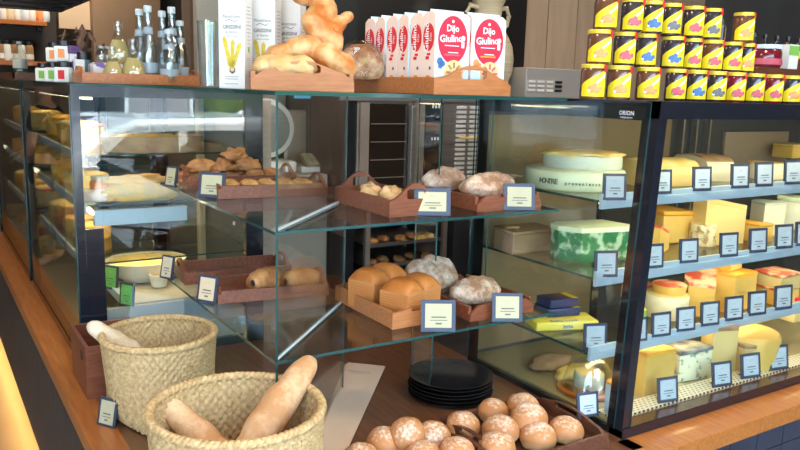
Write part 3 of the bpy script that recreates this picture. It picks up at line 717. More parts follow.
# ================================================================== GRISSINI CARTONS, TUMBLERS
def carton(label, loc, rz, W=.082, D=.056, H=.31):
    t = thing('breadstick_carton', label, 'carton', loc, rz)
    MB().box(-W/2, W/2, -D/2, D/2, 0, H, b=.001).build('box', 'box_white', t)
    F = T(0, -D/2-.0005, 0) @ UPR
    b = MB()
    def stick(x0, z0, x1, z1, r):
        a = math.atan2(z1-z0, x1-x0); L = math.hypot(x1-x0, z1-z0)
        pts = [(u*L, v) for u, v in ((0, -r*.6), (.1, -r), (.5, -r*.9), (.9, -r), (1.0, -r*.3), (1.0, r*.3), (.9, r), (.5, r*.85), (.1, r), (0, r*.6))]
        b.prism(pts, 0, .0012, F @ T(x0, z0, 0, rz=a))
    stick(-.004, .062, -.024, .150, .0068); stick(.001, .060, .004, .142, .0062); stick(.003, .062, .028, .132, .0066)
    b.build('breadstick_picture', 'stick', t)
    MB().prism([(.010*math.cos(k*PI/3+.5), .011*math.sin(k*PI/3+.5)) for k in range(6)], 0, .0014, F @ T(.002, .053, 0)).build('knot_picture', 'ink', t)
    MB().lathe([(.0065, .0014), (.0065, .002)], 10, F @ T(.002, .055, 0)).build('dip_picture', 'biscuit', t)
    MB().text('GRISSINI', .0155, F @ T(.001, .172, .0004), bold=.015).text('al forno', .012, F @ T(.001, .159, .0004)).text('stirati a mano', .0075, F @ T(.001, .149, .0004))\
        .tube([F @ Vector((-.02, .193, .0005)), F @ Vector((-.008, .199, .0005)), F @ Vector((.01, .192, .0005)), F @ Vector((.02, .198, .0005))], .0008, 4)\
        .text('Nostrano', .014, F @ T(.001, .203, .0004)).build('lettering', 'ink', t)
    g = MB()
    for z in (.033, .026, .012): g.box(-.022, .020, z, z+.0022, 0, .0004, F)
    g.build('small_print', 'ink_soft', t)
    g = MB()
    for x, z in ((-.032, .075), (-.035, .082), (-.030, .066), (.030, .075), (-.026, .058)): g.tube([F @ Vector((x, z, .0004)), F @ Vector((x+.006, z+.008, .0004)), F @ Vector((x+.002, z+.016, .0004))], .0007, 4)
    g.build('plant_sketch', 'ink_soft', t)
    S = T(W/2+.0005, 0, 0, rz=PI/2) @ UPR
    g = MB()
    for k, wd in enumerate((.030, .022, .034, .030, .018, .032, .026, .030, .014, .020, .012, .016)): g.box(-wd/2, wd/2, .235-.0105*k, .2372-.0105*k, 0, .0004, S)
    for k in range(9): g.box(-.016, .016, .088-.0065*k, .0895-.0065*k, 0, .0004, S)
    g.build('small_print', 'ink_soft', t)
    MB().prism([(0, -.008), (.005, -.002), (.005, .005), (0, .009), (-.005, .005), (-.005, -.002)], 0, .0008, S @ T(0, .112, 0)).build('leaf_mark', 'leaf', t)
    return t
for k, (px, Y) in enumerate(((236, 2.24), (266, 2.30), (291, 2.36))):
    p = at(px, 85, y=Y)
    carton(['tall white breadstick carton at the front, left of the bread tray', 'middle tall white breadstick carton, partly covered by the front one',
            'rear tall white breadstick carton, beside the braided loaves'][k], (p.x, Y, TOP+.0005), -.78)
p = at(210, 80, y=2.42)
t = thing('glass_tumbler_stack', 'tall clear glass vessel standing left of the breadstick cartons', 'glass', (p.x, 2.42, TOP+.0005))
MB().lathe([(.030, 0), (.034, .004), (.036, .10), (.038, .205), (.0365, .205), (.0345, .10), (.032, .008), (0, .008)], 24).build('glass', 'clear', t, smooth=40)
MB().prism([(0, .0), (.012, .012), (.014, .03), (.006, .045), (-.006, .04), (-.012, .02)], 0, .003, T(.030, -.034, .03) @ UPR).build('paper_leaf', 'kraft', t)
# ================================================================== LEFT TOP: DRINKS TRAY
def on_left(px, Y): p = at(px, 80, y=Y); return p.x
xa = on_left(79, 2.86); xb = on_left(200, 2.86)
YT = 2.95
tray('reddish wooden tray of water bottles and lemonade on top of the left case', ((xa+xb)/2+.01, YT, TOP+.0005), xb-xa, .19, h=.038, hh=.06, rz=PI/2, mt='tray_lit')
def water(label, px, Y, H=.262, r=.031):
    p = at(px, 80, y=Y); t = thing('water_bottle', label, 'bottle', (p.x, Y, TOP+.0095))
    s = H/.235
    MB().lathe([(r*.9, 0), (r, .006), (r, .075*s), (r*.96, .10*s), (r*.72, .135*s), (r*.50, .165*s), (r*.40, .20*s), (r*.42, .218*s), (r*.38, .218*s), (r*.36, .20*s), (r*.66, .135*s), (r*.9, .10*s), (r*.93, .01), (0, .01)], 22).build('glass', 'clear', t, smooth=40)
    MB().lathe([(r*.43, .218*s), (r*.46, .220*s), (r*.46, .236*s), (r*.38, .238*s), (0, .238*s)], 16).build('cap', 'cap', t, smooth=30)
    MB().lathe([(r*.60, .150*s), (r*.50, .172*s)], 18).build('neck_label', glass_lab, t)
    MB().lathe([(r*1.01, .03*s), (r*1.01, .062*s)], 22).build('label_band', glass_lab, t)
    return t
glass_lab = mat('pale_printed_band', (.34, .42, .50), .4)
water('water bottle at the left end of the back row on the drinks tray', 141, 2.99)
water('tall water bottle second from the left, in front of the leftmost', 149.5, 2.94, .272)
water('water bottle third from the left on the drinks tray', 163.5, 2.99)
water('tallest water bottle near the right end of the drinks tray', 173, 2.95, .275)
water('short water bottle standing in front at the right of the tray', 170, 2.885, .19, .034)
water('water bottle at the far right end of the drinks tray', 181, 2.97, .23)
def flask(label, px, Y, z, s=1.0, neck=True):
    p = at(px, 80, y=Y); t = thing('lemonade_flask', label, 'bottle', (p.x, Y, z))
    pr = [(.030*s, 0), (.038*s, .008*s), (.041*s, .03*s), (.036*s, .055*s), (.022*s, .085*s), (.014*s, .11*s), (.0125*s, .135*s), (.0145*s, .140*s), (.0145*s, .150*s), (0, .150*s)]
    MB().lathe(pr[:5]+[(.0, .087*s)], 24).build('drink', 'lemon', t, smooth=40)
    MB().lathe([(r+.0012, z_) for r, z_ in pr], 24).build('glass', 'clear', t, smooth=40)
    MB().tube([(-.0145*s, 0, .125*s), (-.0155*s, 0, .148*s), (0, 0, .156*s), (.0155*s, 0, .148*s), (.0145*s, 0, .125*s)], .0014, 6).build('wire_stopper', 'steel', t)
    MB().prism([(.0085*math.cos(k*PI/4), .0085*math.sin(k*PI/4)) for k in range(8)], 0, .001, T(0, -.0415*s, .032*s) @ UPR).build('label', 'white', t)
    return t
pk = at(112, 80, y=3.0)
t = thing('printed_gift_pack', 'purple and white patterned pack under the tall lemonade bottle', 'packet', (pk.x, 3.0, TOP+.0095))
MB().box(-.075, .045, -.050, .04, 0, .066, b=.012).build('wrapping', 'purple', t)
flask('lemonade bottle with a purple and white label, standing on the printed pack', 120, 3.0, TOP+.073, 1.02)
flask('round lemonade bottle lying low at the left front of the drinks tray', 113.5, 2.905, TOP+.0095, .82)
flask('round lemonade bottle at the centre front of the drinks tray', 134, 2.905, TOP+.0095, 1.0)
for k, (px, lab) in enumerate(((101, 'small glass jar at the far left behind the lemonade bottles'), (108, 'small glass jar next to the tall lemonade bottle'), (131, 'small glass jar between the lemonade and the water bottles'))):
    p = at(px, 80, y=3.045); t = thing('small_glass', lab, 'jar', (p.x, 3.02, TOP+.073 if k < 2 else TOP+.0095))
    hh = .055 if k < 2 else .115
    MB().lathe([(.017, 0), (.020, .004), (.020, hh*.8), (.016, hh*.9), (.017, hh)], 16).build('glass', 'clear', t, smooth=40)
    MB().lathe([(.018, hh), (.018, hh+.008), (0, hh+.008)], 16).build('lid', 'steel', t)
# ---- things on the left edge of the case top
def xl(px, X=XL+.07): p = at(px, 80, x=X); return p.y
y_ = xl(77, .50)
def cyl_pack(name, label, cat, px, X, prof, mt, parts=()):
    Y = xl(px, X); Y = Y if name != 'travel_cup' else 3.11; X = X if name != 'travel_cup' else at(px, 80, y=Y).x; t = thing(name, label, cat, (X, Y, TOP+.0005)); MB().lathe(prof, 20).build('body', mt, t, smooth=40)
    for nm, pr, m2 in parts: MB().lathe(pr, 20).build(nm, m2, t, smooth=40)
    return t
cyl_pack('travel_cup', 'blue-grey cup with a black lid beside the drinks tray', 'cup', 84.5, .515, [(.020, 0), (.0225, .004), (.026, .085)], 'teal', [('lid', [(.0265, .085), (.0265, .112), (.022, .116), (0, .116)], 'black_cap')])
t = thing('purple_carton', 'tall purple and white carton at the corner of the left case top', 'carton', (at(74, 80, y=3.12).x, 3.12, TOP+.0005), .3)
MB().box(-.02, .02, -.02, .02, 0, .105).build('box', 'purple', t); MB().box(-.021, .021, -.021, .021, .105, .135, b=.004).build('lid', 'purple_solid', t)
t = thing('white_carton', 'small white printed carton in front of the blue-grey cup', 'carton', (at(79, 80, y=3.09).x, 3.075, TOP+.0005), .1)
MB().box(-.016, .016, -.013, .013, 0, .085).build('box', 'box_white', t); MB().box(-.01, .010, -.0135, -.013, .03, .06).build('picture', 'peach', t)
def spice(label, px, X, row, print_='peach'):
    Y = xl(px, X); t = thing('spice_jar', label, 'jar', (X, Y, TOP+.0005+row*.078), -.6)
    MB().box(-.028, .028, -.028, .028, 0, .055, b=.004).build('jar', 'label_white', t)
    MB().lathe([(.025, .055), (.027, .057), (.027, .074), (.024, .076), (0, .076)], 16).build('lid', 'black_cap', t)
    MB().box(-.012, .012, -.029, -.0282, .012, .044).build('picture', print_, t)
K['label_white'] = mat('white_label', (.74, .76, .72), .5)
for k, (px, X, row, pc) in enumerate(((42, .50, 0, 'leaf'), (49, .50, 0, 'red'), (57, .50, 0, 'leaf'), (65, .50, 0, 'leaf'))):
    pass
X0 = .49
spice('white labelled square jar, left in the lower row at the edge of the left case', 45, X0, 0, 'leaf')
spice('white labelled square jar, middle of the lower row at the edge of the left case', 55, X0, 0, 'leaf')
spice('white labelled square jar, right in the lower row at the edge of the left case', 65, X0, 0, 'red')
spice('white labelled square jar stacked on the lower row, left', 57, X0+.01, 1, 'peach')
spice('white labelled square jar stacked on the lower row, right', 66, X0+.01, 1, 'peach')
tt = thing('bread_tray', 'dark wooden tray under the paper wrapped loaves at the far left', 'tray', (.56, xl(24, .56), TOP+.0005), 0)
MB().box(-.10, .16, -.42, .30, 0, .008).box(-.10, -.09, -.42, .30, .008, .04).box(.15, .16, -.42, .30, .008, .04).box(-.10, .16, -.42, -.41, .008, .04).box(-.10, .16, .29, .30, .008, .04).build('board', 'tray_dark', tt)
def kraft_bag(label, px0, py0, px1, py1, Y, wpx, name='paper_bag', mt='kraft'):
    A = at(px0, py0, y=Y); B = at(px1, py1, y=Y); r = wpx/scale_at(A)/2; n = 9
    n = 16; nr = 22; d = (B-A).normalized(); side = d.cross(Vector((.3, 1, 0))).normalized(); dep = side.cross(d); vs = []; sd = px0*.37
    for k in range(n):
        f = k/(n-1); c = A.lerp(B, f); wd = r*(.8+.35*math.sin(PI*min(1, f*1.25)))*(1-.7*max(0, f-.7)/.3)
        for i in range(nr):
            a = 2*PI*i/nr; q = 1+.30*noise.noise(Vector((f*5, 2*math.cos(a), 2*math.sin(a)+sd)))+.10*noise.noise(Vector((f*14, 5*math.cos(a), 5*math.sin(a)+sd)))
            vs.append(c+side*math.cos(a)*wd*q+dep*math.sin(a)*wd*.6*q-A)
    fs = [(k*nr+i, k*nr+(i+1) % nr, (k+1)*nr+(i+1) % nr, (k+1)*nr+i) for k in range(n-1) for i in range(nr)]+[tuple(reversed(range(nr))), tuple((n-1)*nr+i for i in range(nr))]
    return tag(MB().add(vs, fs).build(name, mt, None, A, smooth=25), label, 'paper bag')
# dried leaves bunch
t = thing('dried_leaf_bunch', 'bunch of dark dried leaves behind the jars at the left', 'dried plant', at(84, 44, y=3.7)-Vector((0, 0, .14)))
rnd = random.Random(3)
for k in range(16):
    a = rnd.uniform(0, 2*PI); r = rnd.uniform(.02, .10); z = rnd.uniform(.10, .20); s = rnd.uniform(.03, .05)
    MB().add([(0, -s*.4, 0), (s, 0, .01), (0, s*.4, 0), (-s*.8, 0, .008), (0, 0, .012)], [(0, 1, 4), (1, 2, 4), (2, 3, 4), (3, 0, 4), (3, 2, 1, 0)], T(r*math.cos(a), r*math.sin(a)*.5, z, rx=rnd.uniform(-1, 1), ry=rnd.uniform(-1.2, 1.2), rz=a)).build('leaf', 'dry', t)
MB().tube([(0, 0, 0), (0, 0, .12), (.03, 0, .19)], .012, 8).build('stem', 'dry', t)
cyl_pack('plastic_bottle', 'clear plastic bottle with a green base and white label at the far left', 'bottle', 21, .60, [(.040, 0), (.042, .01), (.042, .10), (.036, .16), (.016, .205), (.014, .22), (0, .22)], 'clear',
         [('green_liquid', [(.036, .004), (.039, .01), (.039, .055), (0, .055)], 'green_glass'), ('label', [(.043, .07), (.043, .125)], 'label_white'), ('cap', [(.016, .218), (.016, .235), (0, .235)], 'cap')])
# black hanging shelf at the top left
Yh = 3.9
A = at(-60, -12, y=Yh); 
t = thing('hanging_shelf', 'black metal shelf hanging from the ceiling at the top left', 'shelf', (0, 0, 0))
zb = at(40, 11, y=5.5).z
xr = at(118, 5, y=Yh).x; xm = at(20, 12, y=Yh).x
MB().box(xm, xr, Yh, Yh+1.6, zb, zb+.05, b=.004).build('shelf_board', 'black', t)
for k in range(5): MB().box(xm+.03, xr-.03, Yh+.1+.3*k, Yh+.13+.3*k, zb-.012, zb).build('rib', 'black', t)
MB().box(xm, xm+.03, Yh, Yh+.03, zb+.05, 2.2).build('hanger', 'black', t); MB().box(xr-.03, xr, Yh, Yh+.03, zb+.05, 2.2).build('hanger', 'black', t)
# far wall shelves with jars
for k, pyy in enumerate((20, 61, -20)):
    Yw = 6.0; z = at(20, pyy, y=Yw).z; x1 = at(47, pyy, y=Yw).x; x0 = at(-60, pyy, y=Yw).x
    t = thing('wall_shelf', ['wooden wall shelf at the upper far left', 'wooden wall shelf at the lower far left', 'wooden wall shelf above the frame'][k], 'shelf', (x0, Yw, z))
    MB().box(0, x1-x0, 0, .2, -.03, 0, b=.002).build('board', 'oak', t)
    MB().box(.02, .05, .1, .2, -.06, -.03).build('bracket', 'black', t); MB().box(x1-x0-.05, x1-x0-.02, .1, .2, -.06, -.03).build('bracket', 'black', t)
struct(MB().box(at(-30, 0, y=6.2).x, at(55, 0, y=6.2).x, 6.2, 6.25, FLOOR, 2.2).build('wall_far_left', 'dark_wall'))
rows = [(20, 1, ((3, 'label_white'), (10, 'card_tan'), (17, 'label_white'), (25, 'cap'), (32, 'label_white'), (40, 'peach'), (46, 'cap'))), (61, 1.25, ((1, 'ch_brown'), (8, 'label_white'), (15, 'ch_brown'), (22, 'label_white'), (30, 'ch_brown')))]
names_ = {'label_white': 'white labelled', 'card_tan': 'tan', 'cap': 'pale blue labelled', 'peach': 'orange', 'ch_brown': 'dark brown'}
for pyy, s, items in rows:
    for px, mt_ in items:
        p = at(px, pyy, y=6.07)
        t = thing('preserve_jar', 'small %s jar, %s from the left on the %s far wall shelf' % (names_[mt_], ('first', 'second', 'third', 'fourth', 'fifth', 'sixth', 'seventh')[items.index((px, mt_))], 'upper' if pyy == 20 else 'lower'), 'jar', (p.x, 6.07, at(20, pyy, y=6.0).z+.0005), 0, 'jars on the %s far wall shelf' % ('upper' if pyy == 20 else 'lower'))
        MB().lathe([(.024, 0), (.027, .004), (.027, .08*s), (.02, .09*s)], 14).build('jar', mt_, t, smooth=40)
        MB().lathe([(.022, .09*s), (.024, .092*s), (.024, .11*s), (0, .112*s)], 14).build('lid', 'black_cap' if s > 1 else 'label_white', t)
        if s > 1: MB().lathe([(.0275, .015), (.0275, .05)], 14).build('label', 'label_white', t)
# ================================================================== JAM JARS (right top)
def jam(label, x, y, z, r=.0305, H=.094, jam_='jam_dark', fruit='pink', rz=0, grp=None):
    t = thing('jam_jar', label, 'jar', (x, y, z), rz, grp)
    MB().lathe([(r*.9, 0), (r, .005), (r, H*.80), (r*.93, H*.86), (r*.90, H*.90)], 20).build('jar', jam_, t, smooth=40)
    MB().lathe([(r*.96, H*.88), (r*1.0, H*.885), (r*1.0, H*.985), (r*.93, H), (0, H)], 20).build('lid', 'jar_lid', t, smooth=30)
    # yellow label wrapped round the front, its top edge slanting up to the right
    vs = []; n = 12
    for k in range(n+1):
        a = -PI/2+(-1.05+2.15*k/n); hh = H*(.40+.46*(k/n)**.8)
        for z_ in (H*.08, hh): vs.append(((r+.0007)*math.cos(a), (r+.0007)*math.sin(a), z_))
    MB().add(vs, [(2*k, 2*k+2, 2*k+3, 2*k+1) for k in range(n)]).build('label', 'jar_yellow', t, smooth=180)
    vs = []
    for k in range(7):
        a = -PI/2+(.15+.8*k/6); hh = H*(.52+.22*k/6)
        for z_ in (hh, hh+H*.08+.006*k/6): vs.append(((r+.0013)*math.cos(a), (r+.0013)*math.sin(a), z_-.010))
    MB().add(vs, [(2*k, 2*k+2, 2*k+3, 2*k+1) for k in range(6)]).build('label_stripe', 'label_pale', t, smooth=180)
    f = MB()
    for dx, dz, rr in ((-.004, .30, .0115), (.010, .27, .009), (.019, .31, .0065), (.004, .40, .007)):
        a = -PI/2+dx/r; f.lathe([(rr, 0), (rr*.7, .0012)], 12, T((r+.0006)*math.cos(a), (r+.0006)*math.sin(a), H*dz, rz=a+PI/2) @ UPR)
    f.build('fruit_picture', fruit, t)
    f = MB()
    for dx, dz, rr in ((-.012, .25, .0045),):
        a = -PI/2+dx/r; f.lathe([(rr, .0008), (rr*.7, .0018)], 10, T((r+.0006)*math.cos(a), (r+.0006)*math.sin(a), H*dz, rz=a+PI/2) @ UPR)
    f.build('blossom_picture', 'white' if fruit != 'pink' else 'leaf', t)
    a = -PI/2+1.0
    MB().box(-.005, .005, -.001, .0005, H*.78, H*.99, T((r+.001)*math.cos(a), (r+.001)*math.sin(a), 0, rz=a+PI/2)).build('seal', 'red', t)
    return t
fr_name = {'peach': 'peach', 'pink': 'berry', 'blue': 'blueberry', 'plum': 'plum'}
rowB = [(593, 'peach', 'jam_brown', 1.12), (619, 'peach', 'jam_brown', 1.12), (648, 'peach', 'jam_brown', 1.2), (676, 'pink', 'jam_dark', 1), (696.5, 'blue', 'jam_dark', 1), (716.5, 'plum', 'jam_dark', 1), (736, 'pink', 'jam_red', 1), (755, 'pink', 'jam_dark', 1), (774, 'pink', 'jam_red', 1), (792, 'peach', 'jam_dark', 1), (811, 'peach', 'jam_dark', 1)]
rowM = [(597, 'peach', 'jam_brown', 1.1), (622, 'pink', 'jam_dark', 1), (643, 'blue', 'jam_dark', 1), (670, 'blue', 'jam_dark', 1.12), (690, 'pink', 'jam_dark', .9), (709, 'pink', 'jam_brown', 1.12), (729, 'pink', 'jam_dark', 1.0), (744, 'peach', 'jam_dark', .8)]
rowT = [(601, 'peach', 'jam_brown', 1.05), (627, 'pink', 'jam_dark', 1), (647, 'blue', 'jam_dark', 1), (666, 'plum', 'jam_dark', .95), (688, 'pink', 'jam_dark', 1), (706, 'plum', 'jam_dark', .95), (738, 'peach', 'jam_brown', 1.05)]
YJ = YR+.10
desc = {}
def place_row(row, level, Y):
    for k, (px, fr_, jm, s) in enumerate(row):
        r = .0305*s*1.02; p = at(px, 80, y=Y)
        lv = ('bottom', 'middle', 'top')[level]
        nth = ['first', 'second', 'third', 'fourth', 'fifth', 'sixth', 'seventh', 'eighth', 'ninth', 'tenth', 'eleventh'][k]
        lab = 'yellow labelled %s jam jar, %s from the left in the %s row' % (fr_name[fr_], nth, lv)
        if level == 2 and k == 6: lab = 'lone %s jam jar standing alone to the right of the top row' % fr_name[fr_]
        yy = Y+(.022 if (k % 2 and s <= 1) else 0) * 0
        jam(lab, p.x, yy, 1.0002+level*.0945, min(r, .034), jam_=jm, fruit=fr_, rz=-.35+.1*random.random()-.4)
place_row(rowB, 0, YJ-.02)
place_row(rowM, 1, YJ+.005)
place_row(rowT, 2, YJ+.01)
Yk = YR+.28
base = at(770, 68, y=Yk)
t = thing('wooden_riser', 'low dark riser behind the jam rows carrying the sauce bottles', 'riser', (at(745, 60, y=Yk).x, Yk-.05, .9985))
MB().box(0, 1.1, 0, .30, 0, base.z-1.0, b=.002).build('board', 'tray_dark', t)
zr = base.z
t = thing('large_preserve_jar', 'wide dark red preserve jar with a pink label and pale lid', 'jar', (at(769, 60, y=Yk).x, Yk+.02, zr-.001))
MB().lathe([(.055, 0), (.060, .008), (.060, .060), (.054, .068)], 28).build('jar', 'jam_red', t, smooth=40)
MB().lathe([(.057, .068), (.060, .070), (.060, .084), (0, .086)], 28).build('lid', 'cap', t, smooth=30)
MB().lathe([(.0607, .012), (.0607, .034)], 28).build('label', 'pink', t, smooth=40)
MB().lathe([(.010, 0), (.010, .001)], 14, T(.030, -.0535, .020, rz=.5) @ UPR).build('round_mark', 'red', t)
Yq = YR+.44
for k, px in enumerate((752, 763, 775, 786, 797, 808)):
    p = at(px, 60, y=Yq); t = thing('sauce_bottle', ('first', 'second', 'third', 'fourth', 'fifth', 'sixth')[k]+' black capped bottle from the left behind the wide red preserve jar', 'bottle', (p.x, Yq, zr+.034+.012), 0, 'black capped bottles at the upper right')
    MB().lathe([(.016, 0), (.018, .004), (.018, .055), (.009, .070), (.009, .080)], 14).build('bottle', 'jam_dark', t, smooth=40)
    MB().lathe([(.0105, .076), (.0125, .078), (.0125, .094), (0, .096)], 14).build('cap', 'black_cap', t)
    MB().lathe([(.0185, .008), (.0185, .040)], 14).build('label', 'jar_yellow', t)
t = thing('wooden_riser', 'narrow upper riser under the black capped bottles', 'riser', (at(742, 60, y=Yq).x, Yq-.05, zr-.0005))
MB().box(0, .9, 0, .12, 0, .046, b=.002).build('board', 'tray_dark', t)
p = at(798, 60, y=Yk-.05); t = thing('green_carton', 'green and white carton at the right edge behind the jams', 'carton', (p.x+.01, Yk+.0, zr), 0)
MB().box(-.02, .04, -.02, .03, 0, .09).build('box', 'label_white', t); MB().box(-.021, .041, -.021, -.0195, .05, .085).build('print', 'leaf', t)
p = at(721, 34, y=YJ+.005); t = thing('sauce_bottle', 'small dark bottle peeping out beside the top jam row', 'bottle', (p.x, YJ+.005, 1.0002+.0945*2), 0)
MB().lathe([(.012, 0), (.014, .004), (.014, .04), (.008, .052)], 12).build('bottle', 'jam_dark', t); MB().lathe([(.009, .052), (.009, .066), (0, .067)], 12).build('cap', 'black_cap', t)
# ================================================================== BACK EQUIPMENT
Yo = 2.95
wt = MB().box(1.55, 3.4, 2.93, 3.48, .955, .985, b=.003).build('back_worktop', 'steel'); struct(wt)
def X_(px, py=130, Y=Yo): return at(px, py, y=Y).x
def Z_(py, px=400, Y=Yo): return at(px, py, y=Y).z
ov = thing('baking_oven', 'steel baking oven with a dark glass door behind the bread shelves', 'oven', (0, 0, 0))
zo0 = Z_(196)
x0, x1 = X_(357), X_(482)
MB().box(x0, x1, Yo, 3.40, zo0, .954).build('body', 'steel_warm', ov)
MB().box(X_(367), X_(406), Yo-.016, Yo-.001, zo0+.03, .945).build('door_glass', 'oven_glass', ov)
MB().box(x0+.005, X_(367), Yo-.02, Yo-.001, zo0+.01, .95).build('door_frame', 'steel_warm', ov)
MB().box(X_(406), X_(410.5), Yo-.045, Yo-.02, zo0+.04, .94, b=.004).build('door_handle', 'steel', ov)
MB().box(X_(411), X_(422), Yo-.02, Yo-.001, zo0+.01, .95).build('door_frame', 'steel_warm', ov)
cp = MB().box(X_(423), X_(440), Yo-.02, Yo-.001, zo0+.01, .95).build('control_panel', 'black', ov)
for py in (116, 145): MB().lathe([(.016, 0), (.014, .018), (0, .018)], 16, T(X_(432), Yo-.02, Z_(py, 432)) @ UPR).build('knob', 'frame', cp)
g = MB()
for py in (105, 137):
    for k in range(3): g.box(X_(429+3*k), X_(430.5+3*k), Yo-.0215, Yo-.02, Z_(py+3, 432), Z_(py, 432))
g.build('marking', 'white', cp)
vp = MB().box(X_(441), X_(481), Yo-.012, Yo-.001, zo0+.01, .95).build('vent_panel', 'steel', ov)
for c0, c1 in ((454, 463), (467, 477)):
    for k in range(16):
        z = .93-.022*k
        if z < zo0+.03: continue
        MB().box(0, X_(c1)-X_(c0), -.010, 0, 0, .011, T(X_(c0), Yo-.012, z, rx=.25)).build('louver', 'white_plastic', vp)
MB().tube([(X_(452), Yo-.06, Z_(137, 460)), (X_(482), Yo-.06, Z_(137, 470))], .006, 8).lathe([(.012, 0), (.014, .01), (.010, .02)], 12, T(X_(479), Yo-.06, Z_(137, 470), ry=PI/2)).build('latch', 'ch_gold', ov)
# thin rack bars across the oven door glass
for k in range(4): MB().box(X_(369), X_(404), Yo-.020, Yo-.0165, zo0+.09+.08*k, zo0+.093+.08*k).build('rack_bar', 'steel_warm', ov)
# tray trolley under the oven
tr = thing('tray_trolley', 'steel trolley of baked pastry trays below the oven', 'trolley', (0, 0, 0))
xa_, xb_ = X_(368, 240), X_(445, 240)
for x in (xa_, xb_): MB().box(x-.012, x+.012, Yo, Yo+.02, FLOOR, zo0-.01).build('upright', 'steel_warm', tr); MB().box(x-.012, x+.012, Yo+.36, Yo+.38, FLOOR, zo0-.01).build('upright', 'steel_warm', tr)
for k in range(6):
    z = Z_(245, 400)-.10*k
    s_ = MB().box(xa_+.014, xb_-.014, Yo+.005, Yo+.37, z, z+.006).box(xa_+.014, xb_-.014, Yo+.005, Yo+.012, z+.006, z+.016).build('baking_tray', 'steel', tr)
    for j in range(5):
        MB().blob(.028, .038, .018, T(xa_+.055+j*(xb_-xa_-.1)/4.2, Yo+.06+.03*(j % 2), z+.007), lump=.15, seed=j+k, nu=14, nv=8).build('pastry', 'pastry', s_, smooth=180)
struct(MB().box(xb_+.05, x1+.3, Yo, 3.4, FLOOR, zo0-.01).build('back_cabinet', 'stone'))
t = thing('first_aid_box', 'small red box low behind the glass shelves', 'box', at(427, 356, y=2.87))
MB().box(-.06, .06, -.03, .03, 0, .075, b=.005).build('box', 'red', t); MB().box(-.012, .012, -.0315, -.03, .02, .05).build('mark', 'navy', t)
struct(MB().box(1.2, 2.9, 2.80, 2.93, -.10, t.location.z-.0003).build('back_ledge', 'stone'))
# steel vented machine on the worktop
x0, x1 = X_(526, 80, 3.0), X_(577, 80, 3.0)
t = thing('vented_machine', 'low steel machine with vent slots standing behind the jam jars', 'machine', (x0, 3.0, .9855))
H_ = at(545, 68, y=3.0).z-.986
MB().box(0, x1-x0+.1, 0, .4, 0, H_, b=.004).build('body', 'steel_light', t)
for c in range(4):
    for r_ in range(3): MB().box(.015+.062*c, .060+.062*c, -.006, 0, H_*.22+.022*r_, H_*.22+.030+.022*r_-.018).build('vent', 'white_plastic' if c < 3 else 'black', t)
# amphora
p = at(487, 50, y=2.62)
Yv = 3.16; p = at(486, 60, y=Yv); s = .0
am = thing('amphora', 'striped cream clay jug with two small handles behind the biscuits', 'vase', (p.x, Yv, .9855))
k_ = scale_at(p)
R = 27/k_
MB().lathe([(R*.55, 0), (R*.7, .03), (R*.98, .12), (R*1.02, .19), (R*.95, .25), (R*.78, .30), (R*.58, .345), (R*.48, .39), (R*.52, .45), (R*.62, .48), (R*.56, .48), (R*.44, .45)], 32).build('body', 'vase', am, smooth=60)
for s in (-1, 1):
    MB().tube([(s*R*.48, 0, .44), (s*R*.85, 0, .45), (s*R*.98, 0, .41), (s*R*.90, 0, .365), (s*R*.60, 0, .34)], .013, 10).build('handle', 'vase', am, smooth=60)
# slicer and till on a service counter
zs = Z_(172, 300, 3.1)
struct(MB().box(1.20, p0-.01, 2.98, 3.40, FLOOR, zs).build('service_counter', 'grey_panel'))
t = thing('meat_slicer', 'white meat slicer with a round blade guard behind the corner fin', 'slicer', (at(270, 165, y=3.1).x, 3.14, zs))
MB().lathe([(.0, -.012), (.125, -.012), (.130, 0), (.125, .012), (0, .012)], 32, T(.0, 0, .19) @ UPR).build('blade_guard', 'white_plastic', t, smooth=40)
MB().lathe([(.105, .0125), (.105, .0135)], 32, T(.0, 0, .19) @ UPR).build('blade', 'steel', t)
MB().box(-.10, .12, -.06, .10, 0, .05, b=.01).box(-.03, .03, .02, .07, .04, .2).build('base', 'white_plastic', t, smooth=40)
MB().lathe([(.016, 0), (.016, .02), (0, .022)], 12, T(-.06, -.06, .20) @ UPR).build('knob', 'black', t)
c_ = at(306, 150, y=3.2)
t = thing('cash_register', 'grey till with a keypad and a rounded screen behind the shelves', 'till', (at(317, 165, y=3.12).x, 3.12, zs))
MB().box(-.10, .12, -.05, .15, 0, .025, b=.004).build('base', 'white_plastic', t)
kb = MB().box(-.075, .075, -.05, .06, 0, .018, T(0, 0, .035, rx=.45), b=.004).build('keypad', 'steel_warm', t)
for i in range(5):
    for j in range(4): MB().box(-.062+.026*i, -.042+.026*i, -.04+.024*j, -.022+.024*j, .018, .024, T(0, 0, .035, rx=.45)).build('key', 'card', kb)
MB().box(-.12, .08, .10, .125, .02, .27, b=.02).build('screen', 'steel_warm', t)
# steel ladder rack at the corner of the left case
xk = at(252, 100, y=2.86).x
t = thing('steel_measure_rack', 'narrow steel perforated upright beyond the corner of the glass', 'rack', (at(266, 100, y=2.95).x, 2.95, 0))
MB().box(-.022, .022, 0, .012, 0, .95).build('upright', 'steel_warm', t)
for k in range(22): MB().box(-.012, .012, -.002, 0, .30+.028*k, .312+.028*k).build('slot', 'grey_panel', t)
